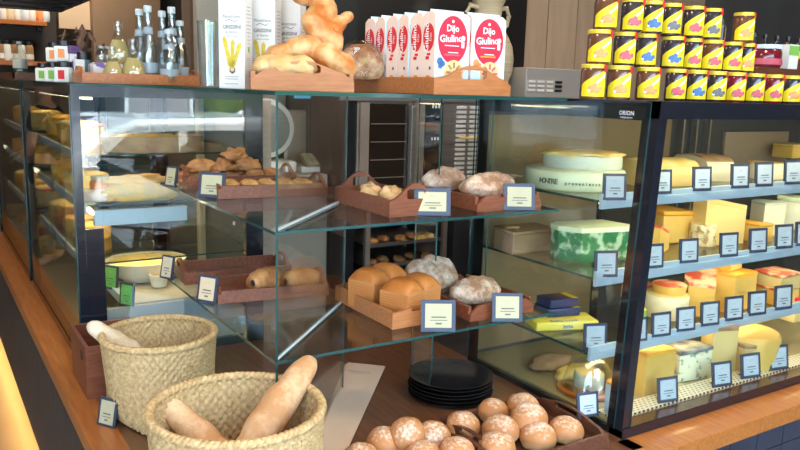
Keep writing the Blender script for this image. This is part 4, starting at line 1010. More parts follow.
# ================================================================== PRICE CARDS
def card(label, loc, rz, W, H, cardm='card', group=None, lean=-.22, stand=False):
    t = thing('price_card', label, 'price card', loc, rz, group)
    L = Matrix.Rotation(lean, 4, 'X')
    MB().box(-W/2, W/2, -.003, .003, 0, H, L, b=.001).build('frame', 'navy', t)
    m_ = .12*W
    MB().box(-W/2+m_, W/2-m_, -.0038, -.003, m_, H-m_*.9, L).build('card', cardm, t)
    F = L @ T(0, -.0042, 0) @ UPR
    g = MB(); hh = H-2*m_
    g.box(-W*.20, W*.22, m_+hh*.42, m_+hh*.475, 0, .0004, F).box(-W*.08, W*.10, m_+hh*.14, m_+hh*.21, 0, .0004, F)
    g.box(-W*.24, W*.26, m_+hh*.30, m_+hh*.33, 0, .0004, F); g.build('name_print', 'ink_card', t)
    g = MB()
    g.tube([F @ Vector(q_) for q_ in ((-W*.10, m_+hh*.72, .0003), (-W*.03, m_+hh*.84, .0003), (W*.03, m_+hh*.74, .0003), (W*.10, m_+hh*.86, .0003))], .0006, 4)
    g.build('emblem_print', 'ink_soft', t)
    if stand: MB().box(-W*.2, W*.2, 0.0, H*.45, 0, .003).build('foot', 'navy', t)
    return t
def card_px(label, px, py, z, Y=None, wpx=36, hpx=29, rz=0, X=None, cardm='card', lean=-.2, zz=None):
    """px,py = bottom centre of the card on the shelf of height z"""
    p = at(px, py, z=z); k = scale_at(p)
    return card(label, (p.x, p.y, z+.0005), rz, wpx/k, hpx/k/.97, cardm, lean=lean, stand=True)
card_px('price card in front of the crusty rolls, upper shelf right of the corner', 432, 216, ZU, wpx=37, hpx=27, rz=-.5)
card_px('price card below the front floured loaf, upper right shelf', 519, 210.5, ZU, wpx=32, hpx=26, rz=-.5)
card_px('price card in front of the tin loaves, lower shelf', 438, 332, ZL, wpx=35, hpx=31, rz=-.5)
card_px('price card in front of the grey floured loaves, lower shelf', 507, 322, ZL, wpx=31, hpx=28, rz=-.5)
card_px('price card at the left end of the nut slice tray, upper shelf', 211, 198, ZU, wpx=28, hpx=25, rz=-.75, cardm='card')
card_px('narrow price card at the end of the flaky pastry tray, upper shelf', 170, 187, ZU, wpx=16, hpx=20, rz=-1.15, cardm='card')
card_px('price card at the left end of the chocolate pastry tray, lower shelf', 206, 303, ZL, wpx=24, hpx=27, rz=-1.0, cardm='card_tan')
card_px('narrow price card beside the empty tray, lower shelf', 166, 279, ZL, wpx=17, hpx=23, rz=-1.1, cardm='card_tan')
card('price card on the counter in front of the wooden crate, beside the rear basket', (at(106, 427, z=0).x, at(106, 427, z=0).y, .0008), -1.0, .07, .085, 'card', stand=True)
cards = [
 (0, 613, 193, 'price card before the lettered wheel, seen through the side glass'), (0, 662, 191, 'price card beside the black corner post on the top cheese rail'), (0, 702, 188, 'price card in front of the cut end of the big pale wheel, top rail'),
 (0, 740, 185.5, 'price card below the reddish topped loaf cheese, top rail'), (0, 764, 184, 'price card left of the stacked yellow pieces, top rail'), (0, 793, 181, 'rightmost price card in view on the top cheese rail'),
 (1, 605, 264, 'price card before the green wrapped wedge'), (1, 654, 262.5, 'price card before the orange streaked wedge beside the post, second rail'), (1, 689, 258.5, 'price card below the orange rinded block, second rail'),
 (1, 729, 253.5, 'price card below the tall pale wedge, second rail'), (1, 758, 250, 'price card before the small yellow slices, second rail'), (1, 784, 246, 'price card below the white wedge, second rail'), (1, 804, 243, 'price card at the picture edge on the second rail'),
 (2, 594, 340, 'price card before the yellow packet, through the side glass'), (2, 638, 334, 'price card half hidden behind the corner post, third rail'), (2, 661.5, 331, 'price card below the yellow tub, third rail'), (2, 686, 327, 'price card under the round stacked cheeses, third rail'),
 (2, 710, 322.5, 'price card below the red streaked slab, third rail'), (2, 734, 317.5, 'price card below the wide yellow wedge, left of two, third rail'), (2, 757, 314, 'price card below the wide yellow wedge, right of two, third rail'), (2, 783, 308.5, 'price card below the red topped stack, third rail'),
]
for lv, px, py, lab in cards:
    z = RAILS[lv]; p = at(px, py-1, y=YR+YRR-.005)
    if px < 630:                     # the ones seen through the side glass stand further in, on the shelf
        p = at(px, py, x=XR+.045); k = scale_at(p)
        card(lab, (XR+.052, p.y, z-.0195), -.35, 22/k/.86, 24.5/k*1.1, 'card_cool', lean=-.10, stand=True); continue
    k = scale_at(p)
    card(lab, (p.x, YR+YRR-.0048, z-.012), -.16, 21.0/k/.86, 24.5/k, 'card_cool', lean=-.10)
for px, py, lab in ((588, 416, 'price card at the foot of the glass dome'), (668, 401, 'price card below the big orange wedge on the case floor'), (726, 387, 'price card below the blue veined block on the case floor'),
                    (756, 379, 'price card in front of the brown centred wheel, left of two'), (785, 371, 'price card in front of the brown centred wheel, right of two')):
    p = at(px, py, z=.04); k = scale_at(p)
    card(lab, (p.x, max(p.y, YR+.06), .037), -.2, 21.5/k/.86, 25/k, 'card_cool', lean=-.18, stand=True)
# green cards in the left case
for px, py, lab in ((110, 274, 'left one of two green price cards in the left case'), (126, 286, 'right one of two green price cards in the left case')):
    p = at(px, py, x=XL+.166); k = scale_at(p)
    card(lab, (XL+.166, p.y, .195), -1.0, 15/k/.8, 24/k, 'card_green', lean=-.1)
# ================================================================== CHEESES
def base(px, py, z): p = at(px, py, z=z); return Vector((p.x, p.y, z+.0008))
def clampc(p, rx, ry, yo=0):
    """keep a piece inside the case between the rail and the back wall"""
    p.y = min(max(p.y, YR+(.062 if p.z < .1 else .178)+ry), YR+DR-.06-ry); p.x = max(p.x, XR+.02+rx); return p
SH = [z-.020 for z in RAILS]+[.030]
def wheel(label, px, py, lv, wpx, hpx, body, rind, ry=None, rz=0, top=None, name='cheese_round', nudge=0):
    p = base(px, py, SH[lv]); k = scale_at(p); r = wpx/2/k; h = hpx/k
    r2 = min(r, .24); p.y += r2; p = clampc(p, r2, r2)
    t = thing(name, label, 'cheese', p, rz)
    MB().lathe([(r*.96, 0), (r, h*.12), (r, h*.86), (r*.96, h*.97)], 36, sx=1, sy=r2/r).build('rind', rind, t, smooth=50)
    MB().lathe([(r*.955, h*.955), (r*.93, h), (0, h)], 36, sx=1, sy=r2/r).build('top', top or body, t, smooth=50)
    return t
def wedge(label, px, py, lv, wpx, hpx, paste, rind, rz=0, depth=.14, ang=None, name='cheese_wedge', slope=0):
    """a cut wedge: cut face towards the viewer, rind along the back and top"""
    p = base(px, py, SH[lv]); k = scale_at(p); W = wpx/k; h = hpx/k
    p.y += depth/2; p = clampc(p, W*.4, depth/2)
    t = thing(name, label, 'cheese', p, rz)
    n = 8; pts = [(-W/2, -depth/2), (W/2, -depth/2*.7)]
    for i in range(n+1):
        u = i/n; pts.append((W/2-W*u, depth/2*(.55+.45*math.sin(PI*u))))
    vs = [(x, y, 0) for x, y in pts]+[(x, y, h*(1-slope*(x/W+.5))) for x, y in pts]; N = len(pts)
    fs = [tuple(reversed(range(N)))]+[(i, (i+1) % N, N+(i+1) % N, N+i) for i in range(N)]
    MB().add(vs, fs+[tuple(range(N, 2*N))]).build('paste', paste, t)
    v2 = [(x*1.01, y, z+.0008) for x, y, z in vs[N:]]+[(x*1.01, y, z+h*.10) for x, y, z in vs[N:]]
    MB().add(v2, [tuple(reversed(range(N))), tuple(range(N, 2*N))]+[(i, (i+1) % N, N+(i+1) % N, N+i) for i in range(N)]).build('rind', rind, t)
    return t
def block(label, px, py, lv, wpx, hpx, paste, rind, rz=0, depth=.11, name='cheese_block', dz=0, cat='cheese', lift=0):
    p = base(px, py, SH[lv]); k = scale_at(p); W = wpx/k; h = hpx/k
    p.y += depth/2; p = clampc(p, W*.4, depth/2); p.z += lift
    t = thing(name, label, cat, p, rz)
    rj = random.Random(int(px*7+py)); j = lambda a: rj.uniform(-a, a)*W
    c4_ = [(-W/2+j(.05), -depth/2+j(.08)), (W/2+j(.07), -depth/2+j(.08)), (W/2*.93+j(.05), depth/2), (-W/2*.9+j(.05), depth/2)]
    sl = [h*(.86+rj.uniform(-.10, .02)) for _ in c4_]
    def slab(zb, zt, k, bv):
        bm = bmesh.new(); v0 = [bm.verts.new((x*k, y*k, zb[i])) for i, (x, y) in enumerate(c4_)]; v1 = [bm.verts.new((x*k*.98, y*k*.98, zt[i])) for i, (x, y) in enumerate(c4_)]
        bm.faces.new(v0[::-1]); bm.faces.new(v1)
        for i in range(4): bm.faces.new((v0[i], v0[(i+1) % 4], v1[(i+1) % 4], v1[i]))
        bmesh.ops.bevel(bm, geom=bm.edges[:], offset=bv, segments=2, affect='EDGES', profile=.5); return MB().bm(bm)
    slab([0]*4, sl, 1, min(.006, h*.1)).build('paste', paste, t, smooth=30)
    slab([z_+.0005 for z_ in sl], [z_+h*.13 for z_ in sl], 1.01, min(.004, h*.05)).build('rind', rind, t, smooth=30)
    return t
# top shelf
t = thing('lettered_drum', 'wide pale drum with printed lettering round its side, top cheese shelf', 'cheese', (XR+.018+.172, 1.898, SH[0]+.0005))
rr, hh = .170, .062
MB().lathe([(rr*.97, 0), (rr, .006), (rr, hh-.008), (rr*.975, hh)], 48).build('rind', 'ch_green', t, smooth=50)
MB().lathe([(rr*.975, hh-.0005), (rr*.93, hh+.003), (0, hh+.003)], 48).build('top', 'ch_green', t, smooth=50)
L_ = MB(); s_txt = 'MONTRE  provenienza italia  SIGNORE'
for i, c in enumerate(s_txt):
    a = -PI/2-1.45+i*2.25/len(s_txt)
    if c != ' ': L_.text(c, .015 if c.islower() else .024, T((rr+.0012)*math.cos(a), (rr+.0012)*math.sin(a), .022, rz=a+PI/2) @ UPR, bold=.03)
L_.build('lettering', 'ink_drum', t)
t2 = thing('cheese_round', 'white sided wheel with a crumbly golden top resting on the lettered drum', 'cheese', (t.location.x+.030, t.location.y-.004, t.location.z+hh+.0035))
MB().lathe([(.130, 0), (.134, .006), (.134, .046)], 40).build('rind', 'ch_side', t2, smooth=40)
MB().blob(.134, .134, .014, T(0, 0, .044), flat=-.3, lump=.14, nu=40, nv=12).build('crust', 'ch_gold', t2, smooth=180)
def half_wheel(label, px, py, lv, W, D, h, body, top, rz=0):
    p = base(px, py, SH[lv]); p.y += D/2; p = clampc(p, W*.35, D/2)
    t = thing('cheese_round', label, 'cheese', p, rz); n = 18
    prof = [(-D/2+D*.5*(1-math.cos(PI*i/8)), 0) for i in range(9)]
    # a long log lying along X with a bulging front
    sec = [(-D/2*.86, 0), (-D/2, h*.30), (-D/2*.98, h*.60), (-D/2*.86, h*.84), (-D/2*.66, h*.97), (0, h*1.05), (D/2*.7, h*.98), (D/2*.9, h*.8), (D/2, h*.4), (D/2*.86, 0)]
    M = Matrix(((0, 0, 1, 0), (1, 0, 0, 0), (0, 1, 0, 0), (0, 0, 0, 1)))
    MB().prism(sec, -W/2, W/2, M).build('rind', body, t, smooth=50)
    tp = [(y*1.005, z+.001) for y, z in sec[3:8]]+[(y*.95, z+.006) for y, z in reversed(sec[3:8])]
    MB().prism(tp, -W/2*1.002, W/2*1.002, M).build('crust', top, t, smooth=50)
    return t
half_wheel('long pale cheese with a gold crusted, gold lit top, beside the corner post on the top shelf', 677, 187, 0, .24, .20, .085, 'ch_pale', 'ch_gold', rz=-.25)  # gold crust, with the golden rim light put into its colour
half_wheel('reddish brown topped pale cheese in the middle of the top shelf', 728, 182, 0, .12, .24, .088, 'ch_white', 'ch_brown', rz=-.3)
wheel('lowest of the stacked yellow rounds on the top shelf', 781, 180, 0, 36, 16, 'ch_yellow', 'ch_white')
block('stack of yellow slices on the top shelf towards the right', 782, 166, 0, 34, 14, 'ch_yellow', 'ch_gold', lift=.045, name='cheese_slices')
wheel('yellow round at the right edge of the top shelf', 806, 160, 0, 30, 30, 'ch_yellow', 'ch_orange')
# second shelf
block('brown carton lying far back on the second cheese shelf', 531, 253, 1, 58, 24, 'tan_card2', 'tan_card2', depth=.12, name='brown_carton', cat='carton')
# green wrapped wedge: pale flat top, foil sides
p = base(592, 262, SH[1]); k = scale_at(p); p = clampc(Vector((p.x, p.y+.08, p.z)), .08, .08)
t = thing('wrapped_cheese', 'wedge of cheese wrapped in green printed foil with a pale flat top', 'cheese', (p.x+.02, p.y-.02, p.z), -.15)
pts = [(.16, -.075), (.12, .07), (-.06, .08), (-.10, .05), (-.105, 0), (-.06, -.065)]
vs = [(x, y, 0) for x, y in pts]+[(x*1.05, y*1.03, .10) for x, y in pts]
MB().add(vs, [tuple(reversed(range(6))), tuple(range(6, 12))]+[(i, (i+1) % 6, 6+(i+1) % 6, 6+i) for i in range(6)]).build('foil', 'foil_green', t)
MB().prism([(x*1.07, y*1.05) for x, y in pts], .1005, .116).build('top', 'ch_green', t)
wedge('pale wedge with orange streaks beside the post on the second shelf', 663, 254, 1, 46, 28, 'ch_yellow', 'ch_red', rz=.35, slope=.45, depth=.13)
block('big block with a bright orange rind on the second shelf', 679, 243, 1, 46, 34, 'ch_yellow', 'ch_orange', rz=-.1, depth=.15)
wheel('speckled brown round on the second shelf', 713, 247, 1, 26, 22, 'ch_speck', 'ch_speck')
wedge('tall pale wedge sloping down to the right on the second shelf', 727, 245, 1, 52, 44, 'ch_pale', 'ch_pale', rz=-.25, slope=.22, depth=.10)
block('small yellow cheese slices on the second shelf', 765, 243, 1, 22, 20, 'ch_yellow', 'ch_orange', depth=.12)
wedge('white wedge with papery rind on the second shelf', 778, 236, 1, 26, 30, 'ch_white', 'ch_side', rz=-.4, depth=.12)
block('tilted pale square block at the right end of the second shelf', 800, 230, 1, 26, 34, 'ch_white', 'ch_green', rz=.5)
# third shelf
for k, (px, py, W, h, dz, lab, m1) in enumerate(((560, 326, .23, .030, 0, 'yellow packet with blue lettering lying under the navy ones', 'yellow_pack'), (571, 305, .13, .030, .031, 'lower navy blue packet on the yellow one', 'navy_pack'), (570, 292, .12, .034, .062, 'upper navy blue packet on the pile', 'navy_pack'))):
    p = base(px, py, SH[2]); p = clampc(p, W*.5, .06); 
    if k: p = Vector((q3.x+.02, q3.y+.045, SH[2]+.0008+dz))
    else: q3 = p
    t = thing('cheese_packet', lab, 'packet', p, -.35+.1*k)
    MB().box(-W/2, W/2, -.055+.006*k, .055-.004*k, 0, .030, b=.006).build('wrapper', m1, t, smooth=40)
    if k == 0: MB().text('Bella Lodi', .026, T(-.01, -.048, .0303), bold=.03).text('latte', .02, T(.0, -.0556, .008) @ UPR, bold=.03).build('lettering', 'blue', t)
    else: MB().box(W/2-.028, W/2+.001, -.051+.006*k, .051-.004*k, .001, .0305, b=.004).build('gold_end', 'jar_yellow', t)
wheel('yellow crown shaped tub on a green base beside the post, third shelf', 643, 330, 2, 20, 20, 'yellow_pack', 'leaf', name='cheese_tub')
block('flat brick red topped slab at the back left of the third shelf', 655, 303, 2, 36, 16, 'ch_pale', 'ch_red', depth=.12)
t = wheel('lower round of the two stacked round cheeses, third shelf', 683, 321, 2, 44, 24, 'ch_pale', 'ch_white')
loc = t.location; hh = max(v_.co.z for v_ in t.children[1].data.vertices)
t3 = thing('cheese_round', 'upper red topped round of the stacked cheeses, third shelf', 'cheese', (loc.x+.012, loc.y, loc.z+hh+.001), 0)
MB().lathe([(.056, 0), (.062, .03)], 28).build('rind', 'ch_yellow', t3, smooth=40); MB().lathe([(.061, .030), (.055, .034), (0, .034)], 28).build('top', 'ch_red', t3, smooth=40)
wedge('red streaked orange slab leaning on the third shelf', 712, 316, 2, 38, 30, 'ch_yellow', 'ch_red', rz=.5, slope=-.3, depth=.12)
wedge('wide yellow wedge in the middle of the third shelf', 745, 311, 2, 54, 36, 'ch_yellow', 'ch_orange', rz=.1, depth=.15, slope=.1)
t = thing('cheese_wedge', 'small pale yellow block lying on the wide yellow wedge', 'cheese', (0, 0, 0), .2)
pw = [o for o in bpy.data.objects if o.get('label') == 'wide yellow wedge in the middle of the third shelf'][0]
zz_ = max(v_.co.z for c_ in pw.children for v_ in c_.data.vertices)
t.location = (pw.location.x-.015, pw.location.y+.01, pw.location.z+zz_*.985)
MB().box(-.055, .055, -.035, .035, 0, .040, b=.004).build('paste', 'ch_yellow', t, smooth=30); MB().box(-.056, -.05, -.036, .036, 0, .041).build('rind', 'ch_orange', t)
block('lower of two red topped cheeses at the right of the third shelf', 789, 304, 2, 40, 18, 'ch_yellow', 'ch_red', depth=.13)
block('upper of two red topped cheeses at the right of the third shelf', 789, 304, 2, 38, 18, 'ch_pale', 'ch_red', depth=.12, lift=.055)
for px, py, lv, lab, m1 in ((520, 290, 2, 'flat brown baked loaf at the back of the third cheese shelf', 'ch_brown'),
                            (505, 345, 3, 'dark golden loaf at the back of the case floor', 'ch_brown'), (530, 340, 3, 'golden loaf at the back of the case floor behind the dome', 'ch_gold')):
    p = clampc(base(px, py, SH[lv]), .07, .06); p.y = YR+.50-(.0 if 'brown' in m1 else .13); p.x = XR+.13+(.05 if lv == 3 else 0)
    tag(MB().blob(.09, .055, .03, lump=.15, seed=px, nu=22, nv=12).build('flat_loaf', m1, None, p, smooth=180), lab, 'bread')
# case floor
p = base(566, 396, .030); 
p = Vector((max(p.x, XR+.13), max(p.y, YR+.16), .031))
t = thing('serving_board', 'light wooden board under the glass dome on the case floor', 'board', p)
MB().lathe([(.098, 0), (.10, .003), (.10, .013), (.096, .016), (0, .016)], 32).build('board', 'oak', t, smooth=40)
t = thing('soft_cheese', 'small pale round cheese under the glass dome', 'cheese', (p.x+.005, p.y, p.z+.0165))
MB().lathe([(.048, 0), (.050, .004), (.050, .044), (.047, .048)], 28).build('rind', 'ch_grey2', t, smooth=40) if False else MB().lathe([(.048, 0), (.050, .004), (.050, .044), (.047, .048)], 28).build('rind', 'ch_side', t, smooth=40)
MB().lathe([(.0475, .0475), (.044, .051), (0, .052)], 28).build('top', 'ch_pale', t, smooth=40)
t = thing('glass_dome', 'clear flared glass dome over the small round cheese', 'glass dome', (p.x+.002, p.y, p.z+.0167))
MB().lathe([(.088, 0), (.080, .03), (.066, .07), (.052, .098), (.030, .112), (0, .115)], 32).build('dome', 'clear', t, smooth=60)
MB().lathe([(.006, .115), (.010, .125), (.006, .135), (0, .136)], 14).build('knob', 'clear', t, smooth=60)
t = wheel('pale blue cup with an orange topped cheese beside the post, case floor', 636, 424, 3, 21, 34, 'ch_orange', 'cup_blue', name='cheese_cup')
wedge('big orange yellow wedge at the left of the case floor', 661, 392, 3, 56, 40, 'ch_yellow', 'ch_orange', rz=.05, depth=.15, slope=.15)
block('block of blue veined cheese with a dark grey rind on the case floor', 697, 380, 3, 42, 34, 'ch_blue', 'ch_grey', rz=-.25, depth=.12)
wedge('tall narrow golden slab standing on the case floor', 730, 374, 3, 28, 44, 'ch_pale', 'ch_brown', rz=-.5, depth=.12)
wheel('broad yellow wheel at the right of the case floor', 773, 372, 3, 66, 34, 'ch_yellow', 'ch_yellow')
block('brown cored pale block in front of the broad yellow wheel', 758, 373, 3, 34, 30, 'ch_pale', 'ch_brown', rz=-.2, depth=.07)
block('red rinded piece at the right edge of the case floor', 800, 345, 3, 30, 26, 'ch_pale', 'red', depth=.10, lift=.10)
for k, (px, py) in enumerate(((690, 395), (735, 382), (780, 372))):
    p = base(px, py, .030); p.y = max(p.y, YR+.17)
    t = thing('wax_paper', ['sheet of wax paper under the blue veined block', 'sheet of wax paper before the tall golden slab', 'sheet of wax paper at the right of the case floor'][k], 'paper', (p.x, p.y, .0312), -.2+.1*k)
    MB().add([(-.06, -.04, 0), (.06, -.035, .001), (.065, .04, .0), (-.055, .045, .001), (-.06, -.04, .0008), (.06, -.035, .0018), (.065, .04, .0008), (-.055, .045, .0018)], [(3, 2, 1, 0), (4, 5, 6, 7), (0, 1, 5, 4), (1, 2, 6, 5), (2, 3, 7, 6), (3, 0, 4, 7)]).build('sheet', 'card', t)
# ================================================================== LEFT CASE CONTENT
def lc(name, label, cat, px, py, z, mk):
    p = at(px, py, z=z); p.x = min(max(p.x, XL+.10), XB-.16); p.y = min(max(p.y, YL+.12), 4.0)
    return mk(thing(name, label, cat, (p.x, p.y, z+.0008)))
def mk_basket(t):
    MB().lathe([(.13, 0), (.14, .004), (.15, .06), (.145, .062), (.135, .008), (0, .008)], 28, sx=1.25, sy=.7).build('tray_wall', 'ch_brown', t, smooth=40)
    for k in range(5): MB().blob(.05, .03, .02, T(-.10+.05*k, .0, .035, rz=.5), seed=k, lump=.15, nu=16, nv=10).build('bread', 'filled', t, smooth=180)
    return t
lc('bread_basket', 'brown oval basket of flatbreads on the upper shelf of the left case', 'basket', 168, 178, .577+.10, lambda t: mk_basket(t)).location.z = .7558
def mk_jar(t):
    MB().lathe([(.032, 0), (.036, .004), (.036, .07), (.030, .08)], 20).build('jar', 'orange_jam', t, smooth=40)
    MB().lathe([(.032, .08), (.033, .095), (0, .096)], 20).build('lid', 'card', t); return t
t = lc('marmalade_jar', 'bright orange marmalade jar at the left of the middle shelf in the left case', 'jar', 106, 205, .5775, mk_jar)
def mk_pie(t):
    MB().blob(.16, .07, .055, lump=.06, seed=3, nu=30, nv=16).build('crust', 'filled', t, smooth=180)
    MB().blob(.14, .055, .022, T(0, 0, .060), lump=.25, seed=8, nu=30, nv=12).build('topping', 'ch_orange', t, smooth=180); return t
lc('stuffed_loaf', 'long baked loaf with a bright golden top in the left case', 'bread', 166, 214, .5775, mk_pie)
for k, (px, py, lab, mt_) in enumerate(((112, 216, 'pink wrapped roll at the left in the left case', 'pack_pink'), (128, 212, 'mixed antipasti parcel with red tomato in the left case', 'salad'), (143, 207, 'heap of baked rolls behind the golden loaf in the left case', 'salad'), (152, 200, 'small red fruit parcel at the back of the left case', 'ch_red'))):
    def mk(t, mt_=mt_, k=k):
        MB().blob(.055, .05, .035, lump=.2, seed=k+4, nu=20, nv=12).build('filling', mt_, t, smooth=180)
        MB().box(-.06, .06, -.05, .05, -.0005, .004).build('liner', 'card', t); return t
    lc('antipasti_parcel', lab, 'food', px, py, .5775, mk)
def mk_bowl(t):
    MB().lathe([(.10, 0), (.14, .03), (.165, .08), (.17, .085), (.16, .085), (.14, .05), (0, .045)], 36, sx=1, sy=.85).build('bowl', 'white_plastic', t, smooth=40)
    MB().blob(.155, .13, .02, T(0, 0, .062), lump=.06, nu=28, nv=10).build('custard', 'ch_pale', t, smooth=180)
    MB().blob(.012, .008, .005, T(.04, -.05, .088), nu=10, nv=6).build('leaf_garnish', 'leaf', t); return t
lc('pudding_bowl', 'wide white bowl of pale yellow cream in the left case', 'bowl', 146, 278, .19, mk_bowl)
def mk_cup(t):
    MB().lathe([(.03, 0), (.04, .05), (.037, .05), (.028, .008), (0, .008)], 20).build('cup', 'white_plastic', t, smooth=40); MB().lathe([(.034, .04), (0, .042)], 16).build('sauce', 'ch_yellow', t); return t
lc('sauce_cup', 'small pale sauce cup right of the cream bowl in the left case', 'cup', 159, 286, .19, mk_cup)
def mk_ypack(t):
    MB().box(-.06, .06, -.04, .04, 0, .03, b=.003).build('box', 'yellow_pack', t); MB().box(.02, .045, -.041, .041, .0, .031).build('stripe', 'red', t); return t
tt = lc('yellow_packet', 'bright yellow packet low in the left case', 'packet', 116, 312, .10, mk_ypack); tt.location.z = .1005
tt.location.x = XL+.12; tt.location.y = YL+.14
# cheeses along the front of the left cases, seen through the front panes
gi = 0
spec = []
rr_ = random.Random(5)
mats_ = ['ch_yellow', 'ch_gold', 'salad', 'ch_pale', 'filled', 'ch_orange']
cn = {'ch_yellow': 'yellow', 'ch_gold': 'golden', 'salad': 'mottled red and yellow', 'ch_pale': 'pale', 'filled': 'baked golden', 'ch_orange': 'orange'}
for ci, (y0, y1) in enumerate(runs[:2]):
    for li, z in enumerate((.7558, .5778, .3658, .1005)):
        n = 6
        for k in range(n):
            yy = y0+.16+(y1-y0-.28)*k/(n-1)
            if ci == 0 and (yy < YL+.50): continue
            if ci == 0 and z < .3 and yy < 3.95: continue
            m_ = mats_[(k*2+li*3+ci) % 6]; rr = rr_.uniform(.06, .085); hh = rr_.uniform(.05, .09)
            pos = ('top', 'second', 'third', 'bottom')[li]
            t = thing('deli_cheese', '%s piece, %s from near end, %s shelf of %s left case' % (cn[m_], ('first', 'second', 'third', 'fourth', 'fifth', 'sixth')[k], pos, ('nearest', 'second')[ci]), 'cheese', (XL+.15, yy, z), rr_.uniform(0, 2), 'food pieces on the %s shelf of the %s left case' % (pos, ('nearest', 'second')[ci]))
            MB().lathe([(rr*.94, 0), (rr, hh*.15), (rr, hh*.85)], 20).build('rind', m_, t, smooth=40)
            MB().blob(rr*.97, rr*.97, hh*.18, T(0, 0, hh*.84), flat=-.2, lump=.2, nu=18, nv=8, seed=k).build('top', mats_[(k+li) % 6], t, smooth=180)
# ================================================================== COUNTER THINGS
def basket(label, loc, r_top, r_base, h, rz=0, sq=.62):
    """woven basket: every strand is real relief; round rim, squarish foot"""
    t = thing('woven_basket', label, 'basket', loc, rz)
    NU, NV = 200, 40
    def ring(a, f, rt_, rb):
        c, s_ = math.cos(a), math.sin(a)
        m_ = max(abs(c), abs(s_)); sqr = 1/m_                       # square outline
        kq = 1+(sqr-1)*.9*(1-f)**.7
        r = rb*kq+(rt_-rb*kq)*(f**.55)
        return r
    def wall(inner):
        vs = []; fs = []
        for j in range(NV+1):
            f = j/NV
            for i in range(NU):
                a = 2*PI*i/NU
                d = ring(a, f, r_top, r_base)
                wv = .0038*(1 if ((i//2)+(j//2)) % 2 else -1)
                d += (wv if not inner else wv-.009)
                vs.append((d*math.cos(a), d*math.sin(a), .002+f*h))
        for j in range(NV):
            for i in range(NU):
                q1 = (j*NU+i, j*NU+(i+1) % NU, (j+1)*NU+(i+1) % NU, (j+1)*NU+i)
                fs.append(q1 if not inner else tuple(reversed(q1)))
        return vs, fs
    b = MB(); b.add(*wall(False)); b.add(*wall(True)); b.build('woven_wall', 'wicker', t, smooth=80)
    vs = [(ring(2*PI*i/NU, 0, r_top, r_base)*.985*math.cos(2*PI*i/NU), ring(2*PI*i/NU, 0, r_top, r_base)*.985*math.sin(2*PI*i/NU), .003) for i in range(NU)]
    bb = MB().add(vs+[(x, y, .009) for x, y, z in vs], [tuple(reversed(range(NU))), tuple(range(NU, 2*NU))]+[(i, (i+1) % NU, NU+(i+1) % NU, NU+i) for i in range(NU)])
    bb.build('bottom', 'wicker', t)
    # rim: two cords twisted together
    for ph in (0, PI):
        pts = []
        n = 300
        for i in range(n+1):
            a = 2*PI*i/n; tw = a*46+ph; rr = r_top-.004+.0042*math.cos(tw)
            pts.append((rr*math.cos(a), rr*math.sin(a), h+.0042*math.sin(tw)))
        MB().tube(pts, .0082, 6).build('rim_cord', 'wicker', t, smooth=80)
    return t
B1 = (.592, 2.275); B2 = (.600, 1.63)
basket('rear woven basket with a squarish foot, one pale baguette leaning out', (B1[0], B1[1], .003), .168, .122, .255, rz=.25)
basket('front woven basket holding two baguettes, in the foreground', (B2[0], B2[1], .003), .203, .160, .262, rz=.3)
def baguette(label, A, B, r, mt, seed=0):
    A = Vector(A); B = Vector(B); n = 40; pts = [A.lerp(B, k/(n-1)) for k in range(n)]
    vs = []; fs = []; nr = 20; d = (B-A).normalized(); s = d.cross(Vector((0, 0, 1))).normalized(); u = s.cross(d)
    for k in range(n):
        f = k/(n-1); e = min(f, 1-f)*2; R = r*(.62+.38*min(1, e*1.2))*min(1, (1-(1-min(1, e*4))**2)**.5+.02)
        for i in range(nr):
            a = 2*PI*i/nr
            rr = R*(1+.04*noise.noise(Vector((f*6, math.cos(a), math.sin(a)+seed))))
            sl = math.cos(a-PI/2); ph = math.sin(f*26+1.3*math.cos(a)*1.2)
            if math.sin(a) > .25: rr *= 1+.07*ph*math.sin(a)*(1 if e > .12 else 0)
            vs.append(pts[k]+s*math.cos(a)*rr*1.06+u*math.sin(a)*rr*.94)
        
    for k in range(n-1):
        for i in range(nr): fs.append((k*nr+i, k*nr+(i+1) % nr, (k+1)*nr+(i+1) % nr, (k+1)*nr+i))
    fs += [tuple(reversed(range(nr))), tuple((n-1)*nr+i for i in range(nr))]
    M = Matrix.Translation(-A)
    return tag(MB().add(vs, fs, M).build('baguette', mt, None, A, smooth=180), label, 'bread')
a1 = at(90, 326, z=.30); 
baguette('pale baguette leaning out of the rear basket to the left', at(88, 323, y=2.40), at(160, 372, y=2.22), .034, 'baguette_pale', 1)
baguette('large baguette rising to the right out of the front basket', (B2[0]-.05, B2[1]-.08, .145), at(313, 357, y=1.72), .042, 'baguette', 2)
baguette('short thick baguette lying at the left in the front basket', at(162, 400, x=.475), (B2[0]+.04, B2[1]-.09, .055), .040, 'baguette', 3)
# wooden crate behind the rear basket
t = thing('wooden_crate', 'dark red wooden crate behind the rear basket at the counter edge', 'crate', (.413, 2.48, 0.0005))
cw, cd, ch = .20, .27, .175
MB().box(0, cw, 0, cd, 0, .01).build('bottom', 'tray', t)
MB().box(0, .012, 0, cd, .01, ch).build('side_board', 'tray', t); MB().box(cw-.012, cw, 0, cd, .01, ch).build('side_board', 'tray', t)
MB().box(.012, cw-.012, 0, .012, .01, ch).build('front_board', 'tray', t); MB().box(.012, cw-.012, cd-.012, cd, .01, ch).build('back_board', 'tray', t)
MB().lathe([(.016, 0), (.016, .002)], 16, T(-.0005, .07, .13, rz=-PI/2) @ UPR).build('grip_hole', 'black', t)
